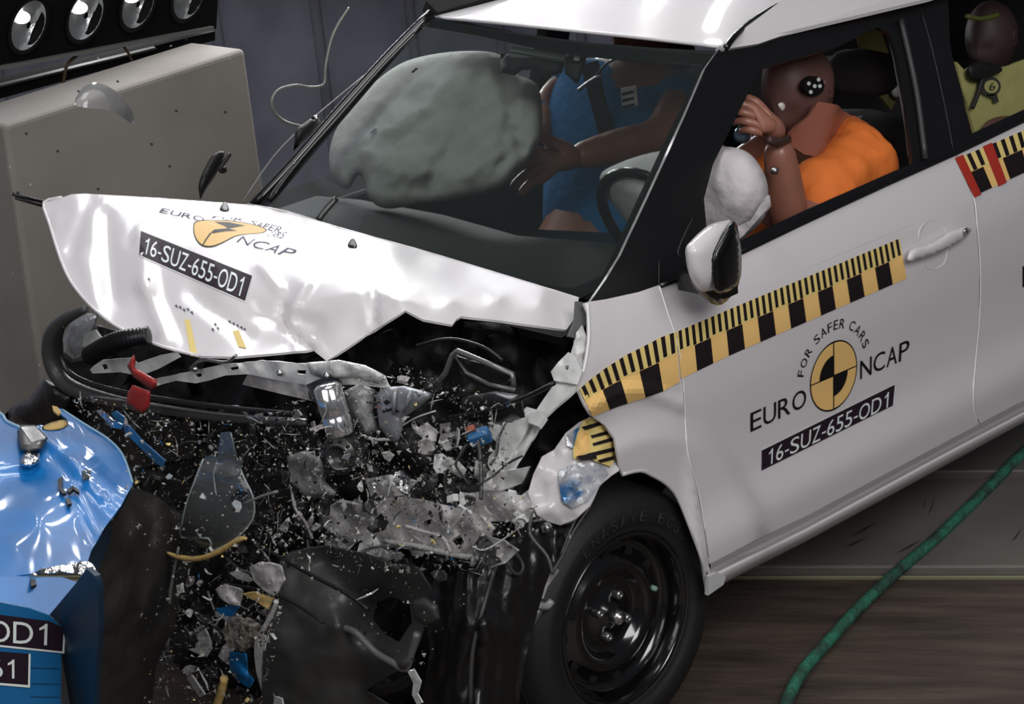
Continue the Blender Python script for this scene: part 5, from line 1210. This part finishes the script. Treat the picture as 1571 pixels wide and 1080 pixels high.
# clear dome, top left
rows = []
dc = U(160, 165, 1, -1.0)
def f_dome(u, v, off=0):
    r = math.hypot((u-158)/50., (v-172)/50.); return U(u, v, 1, -1.0)-Vector(ray(u, v)).normalized()*(off+.07*math.sqrt(max(0, 1-min(1, r)**2)))
solo(patch('lens_cover', smooth_poly([(115, 160), (122, 140), (138, 127), (158, 129), (180, 142), (198, 162), (206, 180), (202, 189), (184, 177), (160, 168), (136, 166)]), f_dome, glass_mat('frosted_clear_plastic', (.8, .8, .8, 1), haze=(.16, (.8, .8, .8, 1))), None, 6, thick=.0015), 'curved clear plastic cover flying before the concrete block', 'plastic cover')
t = thing('mirror_fragment', 'long black plastic fragment with a hooked arm flying above the bonnet', 'debris', tuple(U(328, 270, 1, -.9)))
fk = f_ax(1, -.9)
pillow('blade', smooth_poly([(306, 300), (305, 282), (314, 258), (328, 236), (344, 233), (340, 250), (330, 270), (316, 290), (308, 305)]), fk, .012, MBLACK, t, 5, edge=8)
tube('hook', [fk(u, v, .02) for u, v in [(353, 236), (346, 246), (338, 258), (340, 263), (345, 262), (343, 257)]], .006, MBLACK, t, 6, 3)
# dark rod at left
t = thing('trim_rod', 'thin dark double rod sticking out left of the bonnet corner', 'debris', tuple(U(45, 303, 1, -.9)))
tube('rod', [fk(20, 298), fk(68, 310)], .005, MBLACK, t, 6, 0); tube('rod', [fk(24, 304), fk(66, 316)], .004, MBLACK, t, 6, 0); tube('pin', [fk(26, 302), fk(28, 294)], .004, MBLACK, t, 6, 0)
# wires near the far pillar
fq = f_ax(1, -.95)
t = tube('curled_cable', [fq(u, v) for u, v in [(462, 194), (440, 188), (424, 176), (417, 160), (420, 146), (432, 136), (455, 131), (474, 134), (490, 133), (498, 126), (500, 100), (508, 62), (520, 36), (536, 12)]], .0045, mat('grey_cable', (120, 124, 116), .4, .3), None, 8, 5)
tag(t, 'curled grey cable looping up from the far windscreen pillar', 'cable')
t = tube('taut_wire', [fq(372, 310), fq(420, 240), fq(470, 190), fq(560, 115)], .0022, mat('grey_wire', (140, 140, 138), .5), None, 6, 3)
tag(t, 'thin straight grey wire from the bonnet edge along the far pillar', 'wire')
t = thing('camera_box', 'small black box with silver end clamped on the far windscreen pillar', 'camera', tuple(U(468, 205, 1, -.72)))
f7 = f_ax(1, -.74)
pillow('box_body', [(452, 205), (456, 196), (482, 178), (490, 188), (478, 205), (460, 222), (450, 232), (452, 216)], f7, .03, MBLACK, t, 6, edge=8)
tube('silver_end', [f7(484, 178, .03), f7(489, 187, .03)], .006, STEEL, t, 8, 0)
# red bracket
t = thing('red_bracket', 'red plastic bracket hanging before the white radiator support', 'bracket', tuple(U(218, 592, 0, .6)))
fr6 = fx(.6)
pillow('upper_plate', [(195, 562), (202, 548), (205, 544), (208, 552), (207, 564), (241, 583), (240, 594), (232, 598), (204, 578)], fr6, .014, REDP, t, 5, edge=5)
pillow('lower_plate', [(203, 590), (231, 600), (230, 622), (220, 636), (205, 628), (193, 616), (196, 602)], fr6, .010, REDP, t, 5, edge=6)
# device on the barrier
t = thing('sensor_module', 'small grey metal module with a bright tip lying on the blue barrier', 'sensor', tuple(f_top2(48, 690, .03)))
ft = lambda u, v, off=0: f_top2(u, v, off+.03)
pillow('module_body', [(26, 662), (32, 652), (54, 652), (74, 672), (64, 690), (44, 694), (30, 690)], ft, .03, mat('grey_module', (92, 92, 90), .4, .5), t, 6, edge=8)
patch('module_lid', [(32, 655), (54, 654), (70, 671), (48, 678)], lambda u, v, off=0: ft(u, v, off+.034), ALU, t, 6, thick=.003)
pillow('bright_tip', [(30, 702), (40, 692), (60, 694), (62, 708), (46, 718), (30, 714)], ft, .02, CHM, t, 5, cr=(.006, 40), edge=6)
# bits on the barrier skin
for pts, m, nm, lb in [([(88, 736), (96, 730), (95, 748), (102, 756), (96, 757), (90, 750)], MBLACK, 'hooked_fragment', 'small black hooked fragment above the bright fold of the barrier'),
                   ([(102, 752), (112, 745), (122, 752), (122, 756), (112, 750), (106, 756)], MBLACK, 'curved_fragment', 'small black curved sliver beside the hooked fragment over the barrier'),
                   ([(100, 766), (108, 764), (110, 772), (104, 774)], MBLACK, 'square_fragment', 'tiny black square fragment over the barrier below the curved sliver'),
                   ([(46, 888), (54, 888), (56, 896), (48, 900)], MBLACK, 'round_fragment', 'tiny black round fragment in front of the bright barrier lip'),
                   ([(126, 722), (140, 718), (138, 732), (128, 734)], CLEAR, 'clear_chip', 'clear square chip on the blue barrier skin')]:
    solo(patch(nm, pts, lambda u, v, off=0: f_top2(u, v, off+.03), m, None, 4, thick=.006), lb, 'debris')
# blue strips, splinters
fb7 = fx(.66)
t = patch('blue_strip', [(186, 650), (196, 652), (222, 680), (252, 706), (250, 716), (240, 712), (214, 686), (192, 664)], lambda u, v, off=0: fb7(u, v, off+.02), mat('blue_film', (34, 92, 140), .4), None, 6, thick=.003, cr=(.01, 14)); tag(t, 'long dull blue strip flying right of the barrier edge', 'debris')
t = patch('blue_strip', [(170, 634), (178, 630), (190, 640), (188, 652), (178, 646)], lambda u, v, off=0: fb7(u, v, off+.02), mat('blue_film', (34, 92, 140), .4), None, 5, thick=.003, cr=(.01, 20)); tag(t, 'short blue strip above the long dull blue one', 'debris')
t = patch('chrome_sliver', [(147, 630), (156, 628), (172, 644), (188, 652), (186, 658), (172, 656), (158, 642)], lambda u, v, off=0: fb7(u, v, off+.05), CHM, None, 4, thick=.003, cr=(.012, 30)); tag(t, 'bright chrome sliver beside the short blue strip', 'debris')
fg = fx(.75)
def f_lens(u, v, off=0):
    r = math.hypot((u-330)/62., (v-780)/70.); return U(u, v, 0, .72)-Vector(ray(u, v)).normalized()*(off+.05*math.sqrt(max(0, 1-min(1, r)**2)))
t = thing('headlamp_lens', 'large clear bulb-shaped headlamp lens flying before the wreck', 'lens', tuple(U(330, 780, 0, .72)))
patch('lens_shell', smooth_poly([(284, 775), (290, 758), (310, 706), (330, 700), (338, 720), (328, 735), (332, 704), (366, 704), (372, 730), (386, 756), (389, 786), (376, 812), (350, 832), (322, 842), (292, 834), (278, 824), (278, 800)]), f_lens, CLEAR, t, 7, thick=.0015)
patch('lens_neck', [(338, 664), (352, 662), (362, 700), (372, 728), (330, 726), (334, 700)], lambda u, v, off=0: f_lens(u, v, off+.012), CLEAR, t, 6, thick=.0015)
patch('lens_plate', [(334, 702), (352, 704), (372, 708), (364, 730), (340, 732), (326, 724)], lambda u, v, off=0: f_lens(u, v, off+.03), CLEAR, t, 6, thick=.002)
tube('lens_rim', [f_lens(u, v, .004) for u, v in [(312, 704), (296, 745), (286, 772), (280, 800), (278, 824), (320, 826), (322, 846)]], .0018, mat('pale_rim', (150, 160, 162), .3), t, 6, 3)
tube('lens_rim', [f_lens(u, v, .004) for u, v in [(340, 664), (336, 700), (328, 726), (332, 760)]], .0016, mat('pale_rim', (150, 160, 162), .3), t, 6, 3)
tube('lens_rim', [f_lens(u, v, .004) for u, v in [(354, 664), (362, 700), (374, 732), (388, 762), (388, 796), (360, 828), (322, 846)]], .0018, mat('pale_rim', (150, 160, 162), .3), t, 6, 3)
patch('mirror_spot', smooth_poly([(354, 764), (362, 752), (376, 752), (380, 760), (370, 766), (358, 772)]), lambda u, v, off=0: f_lens(u, v, off+.02), CHROME, t, 4, thick=.001, cr=(.004, 40))
pillow('tan_reflector', smooth_poly([(288, 780), (302, 776), (314, 790), (316, 808), (304, 812), (290, 800)]), lambda u, v, off=0: f_lens(u, v, off-.04), .01, TAN, t, 5, edge=8)
t = tube('yellow_strip', [fg(u, v) for u, v in [(256, 848), (280, 856), (310, 856), (340, 844), (366, 828), (378, 826)]], [.003, .006, .006, .006, .006, .003], TAN, None, 8, 4); tag(t, 'curved yellow strip below the clear lens', 'debris')
t = tube('long_splinter', [fg(u, v) for u, v in [(274, 840), (264, 890), (258, 930), (256, 995)]], [.003, .004, .007, .006], mat('grey_splinter', (110, 110, 108), .4), None, 6, 3); tag(t, 'long thin grey upright splinter left of the lens', 'debris')
t = tube('long_splinter', [fg(u, v) for u, v in [(372, 774), (400, 762), (426, 754)]], [.002, .003, .003], mat('grey_splinter', (110, 110, 108), .4), None, 6, 3); tag(t, 'thin grey splinter sticking out right of the lens', 'debris')
t = patch('chrome_scrap', [(182, 974), (196, 980), (211, 990), (208, 998), (186, 1000)], fg, CHM, None, 4, thick=.003, cr=(.006, 40)); tag(t, 'bright shiny triangular scrap low beside the dark panel', 'debris')
t = patch('chrome_scrap', [(326, 974), (333, 970), (338, 980), (330, 984)], fg, CHM, None, 4, thick=.003, cr=(.006, 40)); tag(t, 'small bright scrap right of the upright splinter', 'debris')
t = patch('blue_flake', [(352, 1000), (376, 1002), (380, 1030), (388, 1044), (382, 1056), (364, 1044), (352, 1030)], fg, BLUEP, None, 5, thick=.003, cr=(.01, 24)); tag(t, 'bright blue flake beside the perforated white strip', 'debris')
t = patch('blue_flake', [(330, 934), (350, 930), (368, 932), (356, 946), (340, 944)], fg, BLUEP, None, 5, thick=.003, cr=(.01, 24)); tag(t, 'dull blue flake above the speckled grey block', 'debris')
t = patch('tan_flake', [(372, 912), (392, 908), (420, 918), (410, 934), (392, 922)], fg, TAN, None, 5, thick=.004, cr=(.01, 24)); tag(t, 'flat tan flake above the white strip', 'debris')
t = tube('tan_strip', [fg(u, v) for u, v in [(344, 1040), (340, 1060), (330, 1090)]], .009, TAN, None, 8, 3); tag(t, 'tan strip at the bottom edge left of the blue flake', 'debris')
t = patch('speckled_block', [(340, 966), (356, 950), (390, 962), (382, 984), (374, 1000), (352, 994)], fg, mat('speckled_grey_foam', (140, 132, 122), .8, bump=.9, bscale=90, col2=(60, 56, 52), cscale=60, cpos=(.45, .6)), None, 5, thick=.02, cr=(.006, 20)); tag(t, 'speckled grey foam block low in the debris', 'debris')
t = patch('grey_scrap', [(382, 870), (400, 862), (430, 868), (436, 890), (420, 915), (404, 905), (390, 892)], fg, GP, None, 5, thick=.004, cr=(.014, 24)); tag(t, 'torn grey metal scrap at the left edge of the dark bumper skin', 'debris')
t = patch('grey_scrap', [(330, 904), (344, 896), (372, 906), (368, 930), (350, 926), (338, 918)], fg, GP, None, 5, thick=.004, cr=(.014, 24)); tag(t, 'torn grey metal scrap over the dull blue flake', 'debris')
t = patch('white_slat', [(286, 1040), (294, 1036), (314, 1066), (306, 1070)], fg, mat('pale_grey_slat', (158, 156, 156), .5), None, 5, thick=.004); tag(t, 'pale grey slat near the bottom edge of the debris', 'debris')

# small fragments, each its own thing
def proto(kind, r):
    if kind == 'flake':
        k = r.randint(4, 7); vs = []
        for z in (0, .12):
            for i in range(k):
                a = 2*math.pi*i/k; q = .5 if z == 0 else .5
                random.seed(i*7+k); qq = .5*(.55+.45*random.random()*1.3)
                vs.append(Vector((qq*math.cos(a), qq*math.sin(a)*.8, z+.25*math.cos(a)**2)))
        fs = [list(range(k))[::-1], list(range(k, 2*k))]+[[i, (i+1) % k, k+(i+1) % k, k+i] for i in range(k)]
        return vs, fs
    if kind == 'curl':
        pts = [Vector((math.cos(t)*.4, math.sin(t)*.4, t*.08)) for t in np.linspace(0, r.uniform(2.2, 4.2), 8)]
        vs = []; fs = []
        for i, p in enumerate(pts): w = .10*(1-.08*i); vs += [p+Vector((0, 0, -w)), p+Vector((0, 0, w)), p*1.14+Vector((0, 0, w)), p*1.14+Vector((0, 0, -w))]
        for i in range(7):
            for k in range(4): fs.append([i*4+k, i*4+(k+1) % 4, i*4+4+(k+1) % 4, i*4+4+k])
        fs += [[3, 2, 1, 0], [28, 29, 30, 31]]
        return vs, fs
    if kind == 'sliver':
        b = r.uniform(-.15, .15)
        return tube_geo([Vector((-.7, 0, 0)), Vector((-.2, b, .05)), Vector((.3, b*.4, .1)), Vector((.75, -b, 0))], [.03, .07, .06, .015], 5)
    if kind == 'chunk':
        vs, fs = box_geo((0, 0, 0), (.8, .6, .45)); vs = [v*r.uniform(.7, 1.25)+Vector((0, 0, v.x*.3)) for v in vs]; return vs, fs
    if kind == 'clip':
        vs, fs = box_geo((0, 0, 0), (.9, .18, .12)); v2, f2_ = box_geo((.38, .25, 0), (.16, .5, .12)); v3, f3_ = box_geo((-.38, .2, .05), (.16, .4, .12))
        for w, g in ((v2, f2_), (v3, f3_)): b = len(vs); vs = vs+w; fs = fs+[[i+b for i in q] for q in g]
        return vs, fs
r = random.Random(5)
CLR2 = glass_mat('clear_shard_plastic', (.9, .93, .95, 1), haze=(.22, (.8, .85, .9, 1)))
kinds = {'flake': ['flake'], 'sliver': ['sliver'], 'curl': ['curl'], 'chunk': ['chunk'], 'clip': ['clip']}
mats_f = [('black plastic', WD2, 5), ('grey metal', GP, 5), ('pale grey', mat('pale_chip', (188, 190, 186), .5), 4), ('clear plastic', CLR2, 3), ('shiny chrome', CHM, 3), ('yellow', YEL2, .5), ('blue', BLUEP, .5), ('red', REDP, .15)]
cache = {}
def fragment(kind, mname, m, p, s, rr):
    key = (kind, mname, rr.randint(0, 2))
    if key not in cache:
        me = mesh(kind, *proto(kind, random.Random(hash(kind) % 7 if False else key[2]*13+len(kind)))); fix(me); me.materials.append(m); cache[key] = me
    o = bpy.data.objects.new('debris_'+kind, cache[key]); COL.objects.link(o)
    o.location = p; o.scale = (s, s, s*rr.uniform(.5, 1.2)); o.rotation_euler = [rr.uniform(0, 6.3) for _ in range(3)]
    return o
LAND = [(218, 595, 'the red bracket'), (215, 680, 'the dull blue strip'), (335, 690, 'the neck of the clear lens'), (330, 780, 'the clear lens'), (120, 600, 'the black bumper corner'), (258, 930, 'the upright splinter'), (360, 970, 'the speckled foam block'), (370, 1030, 'the bright blue flake'), (410, 890, 'the torn grey scrap'), (517, 700, 'the round black filter'), (510, 630, 'the bright canister'), (618, 635, 'the blue-grey engine cover'), (736, 670, 'the blue connector'), (735, 570, 'the bent dark frame'), (630, 810, 'the grey front rail'), (430, 600, 'the white radiator support'), (440, 760, 'the wreck centre'), (600, 950, 'the hole in the bumper skin'), (790, 780, 'the torn wing bolts'), (300, 1060, 'the pale slat'), (190, 985, 'the bright triangular scrap'), (700, 900, 'the pleated liner top'), (490, 1000, 'the dark bumper skin')]
FZ = [(95, 600), (200, 620), (330, 650), (470, 610), (620, 560), (790, 620), (780, 740), (840, 800), (780, 850), (690, 960), (640, 1040), (440, 870), (410, 1080), (170, 1080), (160, 800), (190, 720)]
n = 0
while n < 270:
    u, v = r.uniform(95, 850), r.uniform(540, 1080)
    if not inside((u, v), FZ): continue
    if u > 430 and v > 880 and r.random() < .8: continue
    if u < 250 and v > 760 and r.random() < .6: continue
    t = r.random()*sum(w for _, _, w in mats_f)
    for mname, m, w in mats_f:
        t -= w
        if t <= 0: break
    kind = r.choice(['flake', 'flake', 'sliver', 'sliver', 'curl', 'chunk', 'clip'])
    s = r.choice([.010, .013, .016, .022, .03])*r.uniform(.8, 1.2)
    if mname in ('shiny chrome', 'pale grey'): s *= .7
    if mname in ('yellow', 'blue', 'red'): s = min(s, .012)
    x = r.uniform(.5, .85) if u < 560 else r.uniform(.42, .65)
    o = fragment(kind, mname, m, U(u, v, 0, x), s, r)
    L = min(LAND, key=lambda q: math.hypot(q[0]-u, q[1]-v)); du, dv = u-L[0], v-L[1]
    if abs(du) > 2.2*abs(dv): w = 'left of' if du < 0 else 'right of'
    elif abs(dv) > 2.2*abs(du): w = 'above' if dv < 0 else 'below'
    else: w = ('upper' if dv < 0 else 'lower')+(' left of' if du < 0 else ' right of')
    if math.hypot(du, dv) < 16: w = 'in front of'
    sz = 'tiny' if s < .0115 else ('small' if s < .017 else 'larger')
    tag(o, '%s %s %s fragment %s %s' % (sz, mname, {'flake': 'flat', 'sliver': 'needle-like', 'curl': 'curled', 'chunk': 'chunky', 'clip': 'bracket-shaped'}[kind], w, L[2]), 'debris', '%s %s fragments in the debris cloud' % (mname, kind)); n += 1
# specks blown further out
for i, (u, v) in enumerate([(60, 560), (14, 256), (46, 283), (262, 70), (352, 90), (150, 90), (246, 213), (1196, 80), (20, 420), (86, 470), (600, 520), (640, 500), (690, 525), (560, 575), (700, 640), (820, 560)][:9]):
    o = fragment('flake', 'pale grey', mats_f[2][1], U(u, v, 1, -1.2 if u < 400 else .3), .008, r)
    tag(o, 'tiny pale speck flying '+['left of the headlamp', 'at the left edge of the concrete block', 'over the left edge of the concrete block', 'under the lamp bank rail', 'on the top corner of the concrete block', 'beside the clear plastic cover', 'in the middle of the concrete block face', 'before the driver dummy head', 'at the left frame edge above the barrier'][i], 'debris', 'pale specks before the concrete block')
# dust of crumbs nobody could count: one object
vs = []; fs = []
r2 = random.Random(9)
def crumbs(nc, mname, m, zone, smin, smax, xr):
    vs = []; fs = []; k = 0
    while k < nc:
        u, v = r2.uniform(60, 900), r2.uniform(520, 1085)
        if not inside((u, v), zone): continue
        if u > 430 and v > 880 and r2.random() < .85: continue
        if noise.noise(Vector((u/60., v/60., 3))) < r2.uniform(-.5, .15): continue
        x = r2.uniform(*xr) if u < 560 else r2.uniform(xr[0]-.12, xr[1]-.2)
        c = U(u, v, 0, x); s = smin+(smax-smin)*r2.random()**2.5
        b = len(vs); a = Vector([r2.gauss(0, 1) for _ in range(3)]).normalized(); q = a.orthogonal().normalized(); w = a.cross(q); e = r2.uniform(.25, 1)
        vs += [c+q*s, c-q*s*.6+w*s*e, c-q*s*.6-w*s*e, c+a*s*.35]
        fs += [[b, b+1, b+2], [b, b+3, b+1], [b+1, b+3, b+2], [b+2, b+3, b]]; k += 1
    o = link(mname, mesh(mname, vs, fs), m, None, False)
    return o
def slivers(nc, mname, m):
    vs = []; fs = []; k = 0
    while k < nc:
        u, v = r2.uniform(150, 830), r2.uniform(600, 1080)
        if not inside((u, v), FZ) or (u > 430 and v > 880) or noise.noise(Vector((u/45., v/45., 8))) < r2.uniform(-.3, .3): continue
        x = r2.uniform(.45, .7) if u < 560 else r2.uniform(.36, .5)
        c = U(u, v, 0, x); d = Vector([r2.gauss(0, 1) for _ in range(3)]).normalized()*r2.choice([.004, .006, .01, .02]); q = d.orthogonal().normalized()*r2.uniform(.0006, .0016); w = d.cross(q).normalized()*q.length; b = len(vs)
        e = q*r2.uniform(-6, 6)
        vs += [c-d+e, c+q, c-q, c+w, c+d+e]; fs += [[b, b+1, b+3], [b, b+3, b+2], [b, b+2, b+1], [b+4, b+3, b+1], [b+4, b+2, b+3], [b+4, b+1, b+2]]; k += 1
    return link(mname, mesh(mname, vs, fs), m, None, False)
tag(slivers(480, 'pale_splinters', mat('splinter_pale', (176, 178, 174), .45, .2)), 'fine pale metal and plastic splinters all through the debris cloud', 'debris', kind='stuff')
for nc, nm, m, lb, s0, s1 in [(4200, 'grey_crumbs', mat('crumb_grey', (150, 150, 144), .5, .2), 'fine grey metal and plastic crumbs filling the debris cloud', .0008, .0065), (1800, 'dark_crumbs', WD2, 'fine black plastic crumbs filling the debris cloud', .0015, .007), (500, 'sparkling_crumbs', CHM, 'fine sparkling chips of chrome and glass in the debris cloud', .0012, .004), (260, 'yellow_crumbs', YEL2, 'fine yellow crumbs scattered in the debris cloud', .0008, .0035)]:
    tag(crumbs(nc, nm, m, FZ, s0, s1, (.45, .9)), lb, 'debris', kind='stuff')
